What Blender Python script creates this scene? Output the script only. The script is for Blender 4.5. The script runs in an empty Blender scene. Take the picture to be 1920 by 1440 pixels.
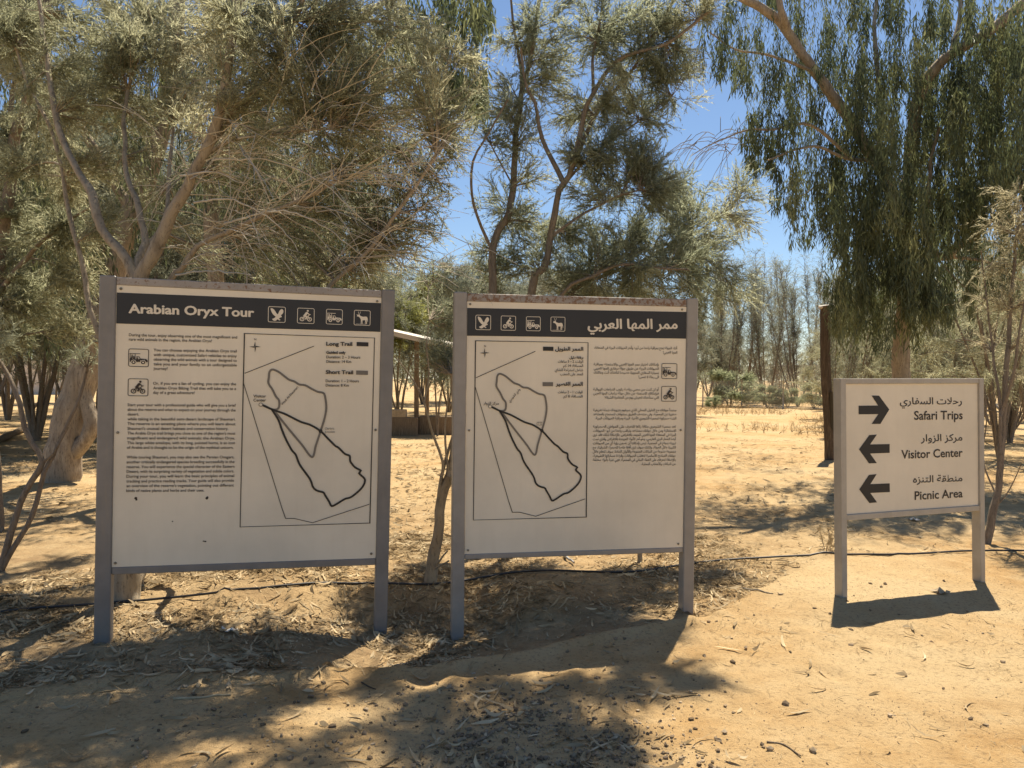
import bpy, math
import numpy as np
from mathutils import Matrix, Vector

S = bpy.context.scene
COL = S.collection
PI = math.pi
R = math.radians

# ------------------------------------------------------------------ camera
FPX, W0, H0 = 1450.0, 1920.0, 1440.0          # focal length in pixels of a 1920 wide picture
CAMZ = 1.55
pitch, roll = R(-0.47), R(0.3)
cp, sp, cr, sr = math.cos(pitch), math.sin(pitch), math.cos(roll), math.sin(roll)
fwd = np.array([0, cp, sp]); up0 = np.array([0, -sp, cp]); rt0 = np.array([1.0, 0, 0])
rt = cr * rt0 + sr * up0; up = -sr * rt0 + cr * up0
RC = np.array([rt, up, -fwd]).T
CP = np.array([0, 0, CAMZ])
cam = bpy.data.cameras.new('camera'); camo = bpy.data.objects.new('camera', cam); COL.objects.link(camo)
cam.sensor_fit = 'HORIZONTAL'; cam.sensor_width = 36.0; cam.lens = 36.0 * FPX / W0
cam.clip_start = 0.05; cam.clip_end = 2000
M = Matrix([[RC[i][j] for j in range(3)] + [CP[i]] for i in range(3)] + [[0, 0, 0, 1]])
camo.matrix_world = M
S.camera = camo

# ------------------------------------------------------------------ light
SUN_EL, SUN_AZ = R(64.5), R(22.75)            # azimuth from +Y towards +X
w = bpy.data.worlds.new('World'); S.world = w; w.use_nodes = True
nt = w.node_tree
bg = nt.nodes['Background']
sky = nt.nodes.new('ShaderNodeTexSky'); sky.sky_type = 'NISHITA'; sky.sun_disc = False
sky.sun_elevation = SUN_EL; sky.sun_rotation = SUN_AZ
sky.air_density = 1.0; sky.dust_density = 0.4; sky.ozone_density = 2.5; sky.altitude = 500
hs = nt.nodes.new('ShaderNodeHueSaturation'); hs.inputs['Saturation'].default_value = 1.04
nt.links.new(sky.outputs[0], hs.inputs['Color']); nt.links.new(hs.outputs[0], bg.inputs[0]); bg.inputs[1].default_value = 0.07
sl = bpy.data.lights.new('sun', 'SUN'); so = bpy.data.objects.new('sun', sl); COL.objects.link(so)
sl.energy = 5.0; sl.angle = R(0.48); sl.color = (1.0, 0.90, 0.73)
SD = np.array([math.sin(SUN_AZ) * math.cos(SUN_EL), math.cos(SUN_AZ) * math.cos(SUN_EL), math.sin(SUN_EL)])
so.rotation_euler = Vector((SD[0], SD[1], SD[2])).to_track_quat('Z', 'Y').to_euler()
S.view_settings.view_transform = 'Standard'; S.view_settings.look = 'None'
S.view_settings.exposure = 0.90; S.view_settings.gamma = 1.0
S.cycles.max_bounces = 7; S.cycles.diffuse_bounces = 4; S.cycles.transmission_bounces = 3
S.cycles.transparent_max_bounces = 12; S.cycles.caustics_reflective = False; S.cycles.caustics_refractive = False

rng = np.random.default_rng(7)

# ------------------------------------------------------------------ helpers
def ray(px, py):
    return RC @ np.array([(px - 960) / FPX, -(py - 720) / FPX, -1.0])

def PX(px, py, D):
    r = ray(px, py); return CP + r * (D / r[1])

_LAT = np.random.default_rng(3).random((64, 64))
def vnoise(x, y):
    x = np.asarray(x, float); y = np.asarray(y, float)
    xi = np.floor(x).astype(int); yi = np.floor(y).astype(int); fx = x - xi; fy = y - yi
    fx = fx * fx * (3 - 2 * fx); fy = fy * fy * (3 - 2 * fy)
    a = _LAT[xi % 64, yi % 64]; b = _LAT[(xi + 1) % 64, yi % 64]
    c = _LAT[xi % 64, (yi + 1) % 64]; d = _LAT[(xi + 1) % 64, (yi + 1) % 64]
    return (a * (1 - fx) + b * fx) * (1 - fy) + (c * (1 - fx) + d * fx) * fy - 0.5

BORDER_X = np.array([-8, -2.47, -1.6, -0.74, 0.12, 1.3, 1.9, 2.6, 9]); BORDER_Y = np.array([3.2, 3.72, 3.93, 4.13, 4.37, 5.05, 5.7, 6.4, 7.6])
def bed(x, y):
    """0 on the trodden path, 1 in the littered bed behind its edge"""
    s = y - np.interp(x, BORDER_X, BORDER_Y) + 0.12 * vnoise(x * 2.3, y * 2.3)
    return np.clip(s / 0.10, 0, 1), s

BUMPS = [(-0.82, 4.92, -0.085, 0.55), (-2.4, 4.55, -0.025, 0.4), (-0.33, 4.87, -0.05, 0.35), (-1.45, 5.55, 0.16, 0.55),
         (-0.55, 5.75, 0.06, 0.3), (0.15, 5.35, 0.07, 0.22), (-2.9, 5.6, 0.05, 0.7), (0.9, 6.1, 0.04, 0.6), (2.9, 6.7, 0.05, 0.6)]
_dr = np.random.default_rng(77); DENTS = [(a, b_, -0.010 - 0.010 * c_, 0.05 + 0.06 * d_) for a, b_, c_, d_ in zip(-2.6 + 6.4 * _dr.random(46), 2.7 + 2.9 * _dr.random(46), _dr.random(46), _dr.random(46))]   # footprints and scuffs
def terrain(x, y):
    x = np.asarray(x, float); y = np.asarray(y, float)
    z = np.zeros_like(x + y)
    for bx, by, h, s in BUMPS:
        z = z + h * np.exp(-((x - bx) ** 2 + (y - by) ** 2) / (2 * s * s))
    for bx, by, h, s in DENTS:
        d2 = ((x - bx) ** 2 + ((y - by) * 0.6) ** 2) / (s * s); z = z + h * np.exp(-d2 * 1.2) - h * 0.45 * np.exp(-(np.sqrt(d2) - 1.5) ** 2 * 6)
    m, s = bed(x, y)
    near = np.clip((13 - y) / 6, 0, 1)
    z = z + (0.045 * vnoise(x * 1.1 + 3, y * 1.1) + 0.030 * vnoise(x * 3.7, y * 3.7 + 9) + 0.016 * vnoise(x * 9, y * 9)) * (0.25 + 0.75 * m) * near
    z = z + (0.012 * vnoise(x * 14 + 5, y * 14) + 0.009 * vnoise(x * 25 + 5, y * 25)) * (0.6 + 0.4 * m) * near
    z = z + 0.028 * np.exp(-((s + 0.02) / 0.07) ** 2) * np.clip((2.2 - x) / 1.2, 0, 1) * near
    z = z + 0.10 * vnoise(x * 0.2, y * 0.2) * np.clip((y - 7) / 8, 0, 1)
    return z

def GP(px, py, lift=0.0):
    """the point of the ground seen at a pixel"""
    r = ray(px, py); z = 0.0
    for _ in range(12):
        t = (z - CP[2]) / r[2]; p = CP + r * t; z = float(terrain(p[0], p[1]))
    return np.array([p[0], p[1], z + lift])

def GZ(x, y): return float(terrain(x, y))

def np_mesh(name, verts, faces, mat, parent=None, smooth=False, mats=None, midx=None):
    """verts (N,3); faces: list of (M,k) index arrays; one mesh object"""
    me = bpy.data.meshes.new(name)
    faces = [np.asarray(f, np.int32) for f in faces if len(f)]
    nl = sum(f.size for f in faces); nf = sum(len(f) for f in faces)
    me.vertices.add(len(verts)); me.vertices.foreach_set('co', np.asarray(verts, np.float32).ravel())
    me.loops.add(nl); me.loops.foreach_set('vertex_index', np.concatenate([f.ravel() for f in faces]))
    tot = np.concatenate([np.full(len(f), f.shape[1], np.int32) for f in faces])
    me.polygons.add(nf)
    me.polygons.foreach_set('loop_start', np.concatenate([[0], np.cumsum(tot)[:-1]]).astype(np.int32))
    me.polygons.foreach_set('use_smooth', np.full(nf, bool(smooth)))
    for m_ in (mats or [mat]): me.materials.append(m_)
    if midx is not None: me.polygons.foreach_set('material_index', np.asarray(midx, np.int32))
    me.update(calc_edges=True); me.validate()
    o = bpy.data.objects.new(name, me); COL.objects.link(o)
    if parent is not None: o.parent = parent
    return o

class MB:
    def __init__(s): s.v = []; s.f = {}; s.n = 0
    def add(s, v, f):
        v = np.asarray(v, float).reshape(-1, 3); f = np.asarray(f, int)
        if len(f): s.f.setdefault(f.shape[1], []).append(f + s.n)
        s.v.append(v); s.n += len(v)
    def build(s, name, mat, parent=None, smooth=False, origin=None):
        v = np.concatenate(s.v)
        if origin is not None: v = v - origin
        return np_mesh(name, v, [np.concatenate(x) for x in s.f.values()], mat, parent, smooth)
    def box(s, lo, hi, bev=0.0):
        x0, y0, z0 = lo; x1, y1, z1 = hi
        if bev <= 0:
            v = [(x, y, z) for z in (z0, z1) for x, y in ((x0, y0), (x1, y0), (x1, y1), (x0, y1))]
            s.add(v, [(3, 2, 1, 0), (4, 5, 6, 7), (0, 1, 5, 4), (1, 2, 6, 5), (2, 3, 7, 6), (3, 0, 4, 7)]); return
        b = bev                                   # chamfered along all four long (z) edges and the two ends
        ring = [(x0 + b, y0), (x1 - b, y0), (x1, y0 + b), (x1, y1 - b), (x1 - b, y1), (x0 + b, y1), (x0, y1 - b), (x0, y0 + b)]
        cx, cy = (x0 + x1) / 2, (y0 + y1) / 2
        v = []
        for z, k in ((z0, b), (z0 + b, 0), (z1 - b, 0), (z1, b)):
            for x, y in ring:
                v.append((x + (k if x < cx else -k) * 0.7, y + (k if y < cy else -k) * 0.7, z))
        q = [(i * 8 + j, i * 8 + (j + 1) % 8, (i + 1) * 8 + (j + 1) % 8, (i + 1) * 8 + j) for i in range(3) for j in range(8)]
        n0 = s.n; s.add(v, q)
        s.f.setdefault(8, []).append(np.array([[n0 + 7 - j for j in range(8)], [n0 + 24 + j for j in range(8)]]))
    def tube(s, P, rad, n=6, cap=True):
        P = np.asarray(P, float); m = len(P); rad = np.broadcast_to(np.asarray(rad, float), (m,))
        T = np.gradient(P, axis=0); T /= np.linalg.norm(T, axis=1)[:, None] + 1e-12
        ref = np.array([0.0, 0, 1]) if abs(T[:, 2]).mean() < 0.8 else np.array([1.0, 0.2, 0])
        A = np.cross(T, ref); A /= np.linalg.norm(A, axis=1)[:, None] + 1e-12
        B = np.cross(T, A)
        a = np.arange(n) * 2 * PI / n
        v = P[:, None, :] + rad[:, None, None] * (np.cos(a)[None, :, None] * A[:, None, :] + np.sin(a)[None, :, None] * B[:, None, :])
        i = np.arange(m - 1)[:, None] * n; j = np.arange(n)[None, :]; k = (j + 1) % n
        q = np.stack([i + j, i + k, i + n + k, i + n + j], -1).reshape(-1, 4)
        n0 = s.n; s.add(v.reshape(-1, 3), q)
        if cap and n > 2:
            s.f.setdefault(n, []).append(np.array([[n0 + x for x in range(n)], [n0 + (m - 1) * n + n - 1 - x for x in range(n)]]))

def spline(pts, step):
    P = np.asarray(pts, float)
    if len(P) == 2: P = np.array([P[0], (P[0] + P[1]) / 2, P[1]])
    Q = np.vstack([2 * P[0] - P[1], P, 2 * P[-1] - P[-2]])
    out = []
    for i in range(len(P) - 1):
        p0, p1, p2, p3 = Q[i:i + 4]; n = max(2, int(np.linalg.norm(p2 - p1) / step) + 1)
        t = np.linspace(0, 1, n, endpoint=False)[:, None]
        out.append(0.5 * (2 * p1 + (p2 - p0) * t + (2 * p0 - 5 * p1 + 4 * p2 - p3) * t ** 2 + (3 * p1 - p0 - 3 * p2 + p3) * t ** 3))
    out.append(P[-1:]); return np.vstack(out)

def unit(v): return v / (np.linalg.norm(v, axis=-1, keepdims=True) + 1e-9)

def tag(o, label=None, cat=None, group=None, kind=None):
    if label: o['label'] = label
    if cat: o['category'] = cat
    if group: o['group'] = group
    if kind: o['kind'] = kind
    return o

def empty(name, loc, label, cat, group=None):
    o = bpy.data.objects.new(name, None); COL.objects.link(o); o.location = tuple(loc); o.empty_display_size = 0.1
    return tag(o, label, cat, group)

# ------------------------------------------------------------------ materials
def newmat(name):
    m = bpy.data.materials.new(name); m.use_nodes = True
    n = m.node_tree.nodes; l = m.node_tree.links
    return m, n, l, n['Principled BSDF']

def ramp(n, l, src, stops):
    r = n.new('ShaderNodeValToRGB'); e = r.color_ramp.elements
    while len(e) < len(stops): e.new(0.5)
    for k, (p, c) in enumerate(stops):
        e[k].position = p; e[k].color = (c[0], c[1], c[2], 1) if not isinstance(c, (int, float)) else (c, c, c, 1)
    l.new(src, r.inputs[0]); return r.outputs[0]

def noise(n, l, scale, detail=4, rough=0.6, vec=None, coord='Object', stretch=None):
    t = n.new('ShaderNodeTexNoise'); t.inputs['Scale'].default_value = scale; t.inputs['Detail'].default_value = detail; t.inputs['Roughness'].default_value = rough
    if vec is None:
        c = n.new('ShaderNodeTexCoord'); vec = c.outputs[coord]
        if stretch:
            mp = n.new('ShaderNodeMapping'); mp.inputs['Scale'].default_value = stretch; l.new(vec, mp.inputs[0]); vec = mp.outputs[0]
    l.new(vec, t.inputs['Vector']); return t.outputs['Fac']

def mix(n, l, fac, a, b, mode='MIX'):
    x = n.new('ShaderNodeMix'); x.data_type = 'RGBA'; x.blend_type = mode
    if isinstance(fac, (int, float)): x.inputs[0].default_value = fac
    else: l.new(fac, x.inputs[0])
    for k, c in ((6, a), (7, b)):
        if isinstance(c, tuple): x.inputs[k].default_value = (c[0], c[1], c[2], 1)
        else: l.new(c, x.inputs[k])
    return x.outputs[2]

def bump(n, l, p, h, strength, dist=0.01):
    b = n.new('ShaderNodeBump'); b.inputs['Strength'].default_value = strength; b.inputs['Distance'].default_value = dist
    l.new(h, b.inputs['Height']); l.new(b.outputs[0], p.inputs['Normal'])

def leaf_mat(name, c0, c1, c2, trans=0.45, clump=1.3, gloss=0.0):
    m, n, l, p = newmat(name)
    g = n.new('ShaderNodeNewGeometry')
    f = noise(n, l, clump, 2, 0.5, g.outputs['Position'])
    base = ramp(n, l, f, [(0.32, c0), (0.52, c1), (0.70, c2)])
    hsv = n.new('ShaderNodeHueSaturation'); l.new(base, hsv.inputs['Color'])
    mr = n.new('ShaderNodeMapRange'); mr.inputs[3].default_value = 0.6; mr.inputs[4].default_value = 1.45
    l.new(g.outputs['Random Per Island'], mr.inputs[0]); l.new(mr.outputs[0], hsv.inputs['Value'])
    d = n.new('ShaderNodeBsdfDiffuse'); t = n.new('ShaderNodeBsdfTranslucent')
    l.new(hsv.outputs[0], d.inputs[0])
    tc = mix(n, l, 0.5, hsv.outputs[0], (0.35, 0.36, 0.12), 'MIX'); l.new(hsv.outputs[0], t.inputs[0])
    t2 = n.new('ShaderNodeHueSaturation'); t2.inputs['Saturation'].default_value = 0.95; t2.inputs['Value'].default_value = 1.5
    l.new(hsv.outputs[0], t2.inputs['Color']); l.new(t2.outputs[0], t.inputs[0])
    ms = n.new('ShaderNodeMixShader'); ms.inputs[0].default_value = trans
    l.new(d.outputs[0], ms.inputs[1]); l.new(t.outputs[0], ms.inputs[2])
    out = ms.outputs[0]
    if gloss > 0:
        gl = n.new('ShaderNodeBsdfGlossy'); gl.inputs['Roughness'].default_value = 0.42; gl.inputs[0].default_value = (0.9, 0.95, 0.9, 1)
        m2 = n.new('ShaderNodeMixShader'); m2.inputs[0].default_value = gloss
        l.new(out, m2.inputs[1]); l.new(gl.outputs[0], m2.inputs[2]); out = m2.outputs[0]
    n.remove(p); l.new(out, n['Material Output'].inputs[0]); return m

def bark_mat(name, c0, c1, c2, stretch=(9, 9, 1.6), bs=0.6):
    m, n, l, p = newmat(name)
    f = noise(n, l, 4, 6, 0.65, None, 'Object', stretch)
    g = noise(n, l, 2.2, 3, 0.5)
    a = ramp(n, l, f, [(0.3, c0), (0.5, c1), (0.68, c2)])
    b = mix(n, l, ramp(n, l, g, [(0.45, 0.0), (0.65, 1.0)]), a, c1)
    k = noise(n, l, 22, 6, 0.7, None, 'Object', (stretch[0] * 0.5, stretch[1] * 0.5, stretch[2] * 0.6))
    b = mix(n, l, ramp(n, l, k, [(0.36, 0.6), (0.47, 0.0)]), b, tuple(x * 0.42 for x in c0))
    l.new(b, p.inputs['Base Color']); p.inputs['Roughness'].default_value = 0.9; p.inputs['Specular IOR Level'].default_value = 0.15
    ad = n.new('ShaderNodeMath'); ad.operation = 'MULTIPLY_ADD'; l.new(k, ad.inputs[0]); ad.inputs[1].default_value = 0.6; l.new(f, ad.inputs[2])
    bump(n, l, p, ad.outputs[0], bs, 0.025); return m

def plain_mat(name, c, rough=0.7, var=0.12, scale=6, spec=0.3, metallic=0.0, bs=0.0):
    m, n, l, p = newmat(name)
    f = noise(n, l, scale, 5, 0.6)
    lo = tuple(x * (1 - var) for x in c); hi = tuple(min(1, x * (1 + var)) for x in c)
    l.new(ramp(n, l, f, [(0.3, lo), (0.7, hi)]), p.inputs['Base Color'])
    p.inputs['Roughness'].default_value = rough; p.inputs['Specular IOR Level'].default_value = spec; p.inputs['Metallic'].default_value = metallic
    if bs: bump(n, l, p, f, bs, 0.01)
    return m

def ground_mat():
    m, n, l, p = newmat('dirt')
    g = n.new('ShaderNodeNewGeometry'); pos = g.outputs['Position']
    at = n.new('ShaderNodeAttribute'); at.attribute_name = 'litter'
    big = noise(n, l, 0.55, 4, 0.6, pos); mid = noise(n, l, 3.2, 6, 0.65, pos); fine = noise(n, l, 42, 6, 0.7, pos); grit = noise(n, l, 160, 3, 0.7, pos)
    path = ramp(n, l, mid, [(0.30, (0.36, 0.215, 0.088)), (0.50, (0.46, 0.300, 0.138)), (0.68, (0.52, 0.370, 0.195))])
    path = mix(n, l, ramp(n, l, big, [(0.38, 0.0), (0.62, 1.0)]), path, (0.53, 0.395, 0.22))
    bedc = ramp(n, l, mid, [(0.28, (0.24, 0.155, 0.082)), (0.5, (0.37, 0.255, 0.135)), (0.72, (0.47, 0.345, 0.195))])
    col = mix(n, l, at.outputs['Fac'], path, bedc)
    col = mix(n, l, ramp(n, l, fine, [(0.30, 0.75), (0.48, 0.0)]), col, (0.20, 0.135, 0.075))
    col = mix(n, l, ramp(n, l, grit, [(0.60, 0.0), (0.72, 0.55)]), col, (0.66, 0.53, 0.34))
    l.new(col, p.inputs['Base Color']); p.inputs['Roughness'].default_value = 0.95; p.inputs['Specular IOR Level'].default_value = 0.08
    ad = n.new('ShaderNodeMath'); ad.operation = 'ADD'; l.new(fine, ad.inputs[0]); l.new(grit, ad.inputs[1])
    bump(n, l, p, ad.outputs[0], 0.85, 0.016); return m

def paint_mat(name, c, rust=0.0, rough=0.45):
    """sun-aged grey paint on steel with grime and, on some rails, rust"""
    m, n, l, p = newmat(name)
    f = noise(n, l, 5, 5, 0.65); k = noise(n, l, 38, 5, 0.7); st = noise(n, l, 3, 4, 0.6, None, 'Object', (14, 14, 1.2))
    col = ramp(n, l, f, [(0.3, tuple(x * 0.85 for x in c)), (0.7, tuple(x * 1.12 for x in c))])
    col = mix(n, l, ramp(n, l, st, [(0.55, 0.0), (0.8, 0.35)]), col, (0.30, 0.24, 0.17))
    th = 0.72 - 0.2 * rust
    col = mix(n, l, ramp(n, l, k, [(th - 0.03, 0.0), (th + 0.03, 0.9 if rust else 0.45)]), col, (0.17, 0.085, 0.04))
    l.new(col, p.inputs['Base Color']); p.inputs['Roughness'].default_value = rough; p.inputs['Specular IOR Level'].default_value = 0.4
    bump(n, l, p, k, 0.08, 0.004); return m

def panel_mat(name, c):
    m, n, l, p = newmat(name)
    f = noise(n, l, 1.4, 5, 0.6); k = noise(n, l, 120, 3, 0.6); st = noise(n, l, 2, 5, 0.65, None, 'Object', (9, 1, 0.6))
    col = ramp(n, l, f, [(0.3, tuple(x * 0.86 for x in c)), (0.7, tuple(x * 1.06 for x in c))])
    col = mix(n, l, ramp(n, l, st, [(0.52, 0.0), (0.9, 0.24)]), col, (c[0] * 0.78, c[1] * 0.73, c[2] * 0.64))
    col = mix(n, l, ramp(n, l, k, [(0.74, 0.0), (0.78, 0.5)]), col, (0.3, 0.24, 0.17))
    l.new(col, p.inputs['Base Color']); p.inputs['Roughness'].default_value = 0.65; p.inputs['Specular IOR Level'].default_value = 0.15
    return m

MT = dict(
    ground=ground_mat(),
    panel=panel_mat('aged_cream_panel', (0.76, 0.68, 0.54)),
    frame_dark=paint_mat('dark_grey_paint', (0.205, 0.19, 0.175)),
    frame_rust=paint_mat('rusty_grey_paint', (0.28, 0.25, 0.22), 1.0, 0.6),
    frame=paint_mat('grey_paint', (0.285, 0.26, 0.23)),
    frame_rustm=paint_mat('worn_grey_paint', (0.30, 0.27, 0.24), 0.6, 0.5),
    frame_pale=paint_mat('pale_grey_paint', (0.40, 0.36, 0.30)),
    ink=plain_mat('black_print', (0.028, 0.025, 0.023), 0.5, 0.1, 3),
    inkb=plain_mat('brown_black_print', (0.040, 0.030, 0.024), 0.5, 0.1, 3),
    band=plain_mat('black_band', (0.024, 0.023, 0.024), 0.45, 0.25, 2.0, 0.4),
    grey_ink=plain_mat('grey_print', (0.17, 0.15, 0.125), 0.5, 0.1, 3),
    cream_ink=plain_mat('cream_print', (0.72, 0.64, 0.51), 0.5, 0.05, 3),
    screw=plain_mat('dull_screw', (0.22, 0.19, 0.14), 0.5, 0.3, 60, 0.5, 0.4),
    hose=plain_mat('black_hose', (0.018, 0.017, 0.018), 0.45, 0.3, 14, 0.45),
    tam_bark=bark_mat('tan_bark', (0.20, 0.16, 0.115), (0.31, 0.255, 0.185), (0.38, 0.32, 0.235), (4, 4, 1.2), 0.5),
    tam_bark_grey=bark_mat('grey_brown_bark', (0.13, 0.105, 0.08), (0.23, 0.185, 0.14), (0.30, 0.245, 0.185)),
    euc_bark=bark_mat('smooth_pale_bark', (0.20, 0.15, 0.105), (0.33, 0.27, 0.20), (0.45, 0.38, 0.29), (5, 5, 1.0), 0.5),
    tam_leaf=leaf_mat('dusty_needles', (0.190, 0.196, 0.120), (0.265, 0.264, 0.168), (0.340, 0.322, 0.205), 0.62),
    tam_leaf2=leaf_mat('grey_green_needles', (0.175, 0.194, 0.130), (0.250, 0.264, 0.180), (0.330, 0.328, 0.215), 0.64),
    tan_leaf=leaf_mat('tan_dry_needles', (0.22, 0.20, 0.125), (0.29, 0.26, 0.165), (0.36, 0.32, 0.21), 0.62),
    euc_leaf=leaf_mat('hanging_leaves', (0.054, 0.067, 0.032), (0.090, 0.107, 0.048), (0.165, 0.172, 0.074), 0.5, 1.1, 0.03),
    far_leaf=leaf_mat('far_leaves', (0.135, 0.147, 0.105), (0.195, 0.203, 0.147), (0.26, 0.252, 0.18), 0.55, 0.5),  # naturally pale leaves, lightened further in place of distance haze
    yellow_leaf=leaf_mat('yellow_green_leaves', (0.17, 0.182, 0.050), (0.23, 0.236, 0.070), (0.29, 0.285, 0.10), 0.6),
    twig=plain_mat('pale_tan_twigs', (0.43, 0.39, 0.32), 0.9, 0.2, 8, 0.1),  # pale grey-tan, lighter than the bark of the limbs
    strip=plain_mat('dry_bark_strip', (0.42, 0.33, 0.20), 0.9, 0.25, 30, 0.1),
    bush_leaf=leaf_mat('bush_leaves', (0.20, 0.225, 0.125), (0.27, 0.29, 0.17), (0.34, 0.35, 0.22), 0.6),
    litter=leaf_mat('dry_leaves', (0.23, 0.165, 0.09), (0.36, 0.275, 0.165), (0.48, 0.39, 0.25), 0.12, 6.0),
    straw=leaf_mat('dry_straw', (0.26, 0.19, 0.10), (0.37, 0.28, 0.16), (0.48, 0.38, 0.23), 0.1, 6.0),
    stone=leaf_mat('basalt_gravel', (0.15, 0.108, 0.070), (0.24, 0.182, 0.120), (0.38, 0.30, 0.20), 0.0, 14.0),
    wood=bark_mat('weathered_wood', (0.12, 0.085, 0.055), (0.22, 0.165, 0.11), (0.31, 0.24, 0.165), (12, 12, 1.0), 0.4),
    dark_wood=bark_mat('dark_wood', (0.045, 0.034, 0.026), (0.095, 0.070, 0.050), (0.19, 0.145, 0.105), (12, 12, 1.0), 0.5),
    mesh_wire=plain_mat('galvanised_wire', (0.34, 0.32, 0.29), 0.5, 0.1, 5, 0.4, 0.3),
    pale=plain_mat('pale_sheet', (0.62, 0.56, 0.48), 0.7, 0.1, 3),
    brick=plain_mat('mud_brick', (0.42, 0.33, 0.22), 0.9, 0.2, 12, 0.1, 0, 0.4),
)

# ------------------------------------------------------------------ ground
def axis(lo, dense0, dense1, hi, step, grow):
    a = list(np.arange(dense0, dense1 + 1e-6, step)); d = step; x = a[-1]
    while x < hi: d = min(d * grow, 18); x += d; a.append(x)
    b = []; d = step; x = a[0]
    while x > lo: d = min(d * grow, 18); x -= d; b.append(x)
    return np.array(b[::-1] + a)
gx = axis(-420, -3.6, 4.6, 420, 0.02, 1.09); gy = axis(-30, 2.5, 7.6, 700, 0.02, 1.05)
GX, GY = np.meshgrid(gx, gy); GZZ = terrain(GX, GY)
nx, ny = len(gx), len(gy)
idx = np.arange(nx * ny).reshape(ny, nx)
gf = np.stack([idx[:-1, :-1], idx[:-1, 1:], idx[1:, 1:], idx[1:, :-1]], -1).reshape(-1, 4)
gnd = np_mesh('ground', np.stack([GX, GY, GZZ], -1).reshape(-1, 3), [gf], MT['ground'], None, True)
lm, ls = bed(GX, GY)
fade = np.clip((11 - GY) / 5, 0, 1) * np.clip((3.4 - GX) / 1.6, 0.12, 1)
lit = lm * np.clip(0.75 + 0.9 * vnoise(GX * 1.7, GY * 1.7), 0, 1) * (0.15 + 0.85 * fade)
at = gnd.data.attributes.new('litter', 'FLOAT', 'POINT'); at.data.foreach_set('value', lit.astype(np.float32).ravel())
tag(gnd, 'dry yellow-brown dirt ground', None, None, 'structure')

# ------------------------------------------------------------------ lettering
AR = {}   # letter -> (isolated, final, initial, medial)
def _ar(ch, base, n):
    AR[ch] = [base, base + 1] + ([base + 2, base + 3] if n == 4 else [None, None])
for ch, b, n in [('ء', 0xFE80, 1), ('آ', 0xFE81, 2), ('أ', 0xFE83, 2), ('ؤ', 0xFE85, 2), ('إ', 0xFE87, 2), ('ئ', 0xFE89, 4), ('ا', 0xFE8D, 2), ('ب', 0xFE8F, 4),
                 ('ة', 0xFE93, 2), ('ت', 0xFE95, 4), ('ث', 0xFE99, 4), ('ج', 0xFE9D, 4), ('ح', 0xFEA1, 4), ('خ', 0xFEA5, 4), ('د', 0xFEA9, 2), ('ذ', 0xFEAB, 2),
                 ('ر', 0xFEAD, 2), ('ز', 0xFEAF, 2), ('س', 0xFEB1, 4), ('ش', 0xFEB5, 4), ('ص', 0xFEB9, 4), ('ض', 0xFEBD, 4), ('ط', 0xFEC1, 4), ('ظ', 0xFEC5, 4),
                 ('ع', 0xFEC9, 4), ('غ', 0xFECD, 4), ('ف', 0xFED1, 4), ('ق', 0xFED5, 4), ('ك', 0xFED9, 4), ('ل', 0xFEDD, 4), ('م', 0xFEE1, 4), ('ن', 0xFEE5, 4),
                 ('ه', 0xFEE9, 4), ('و', 0xFEED, 2), ('ى', 0xFEEF, 2), ('ي', 0xFEF1, 4)]:
    _ar(ch, b, n)
AR['ء'] = [0xFE80, 0xFE80, None, None]
LAMALEF = {'آ': 0xFEF5, 'أ': 0xFEF7, 'إ': 0xFEF9, 'ا': 0xFEFB}
def arabic(s):
    out = []; i = 0
    joins = lambda c: c in AR and AR[c][2] is not None          # joins to the letter after it
    takes = lambda c: c in AR and c != 'ء'                      # can be joined from before
    while i < len(s):
        c = s[i]
        if c not in AR: out.append(c); i += 1; continue
        prev = i > 0 and joins(s[i - 1]) and takes(c)
        if c == 'ل' and i + 1 < len(s) and s[i + 1] in LAMALEF:
            out.append(chr(LAMALEF[s[i + 1]] + (1 if prev else 0))); i += 2; continue
        nxt = i + 1 < len(s) and joins(c) and takes(s[i + 1])
        k = 3 if prev and nxt else 1 if prev else 2 if nxt else 0
        out.append(chr(AR[c][k])); i += 1
    t = ''.join(out)[::-1]
    res = ''; run = ''
    for ch in t:                                                # numbers keep reading left to right
        if ch.isdigit(): run = ch + run
        else: res += run + ch; run = ''
    return res + run

_cu = bpy.data.curves.new('lettering', 'FONT'); _cu.resolution_u = 3
_cu.fill_mode = 'FRONT'
_co = bpy.data.objects.new('lettering', _cu); COL.objects.link(_co)
def glyphs(body, bold):
    _cu.body = body; _cu.offset = bold
    bpy.context.view_layer.update()
    dg = bpy.context.evaluated_depsgraph_get(); ev = _co.evaluated_get(dg); me = ev.to_mesh()
    v = np.zeros(len(me.vertices) * 3, np.float32); me.vertices.foreach_get('co', v); v = v.reshape(-1, 3)[:, :2].astype(float)
    me.calc_loop_triangles(); t = np.zeros(len(me.loop_triangles) * 3, np.int32); me.loop_triangles.foreach_get('vertices', t)
    ev.to_mesh_clear(); return v, t.reshape(-1, 3)

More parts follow.
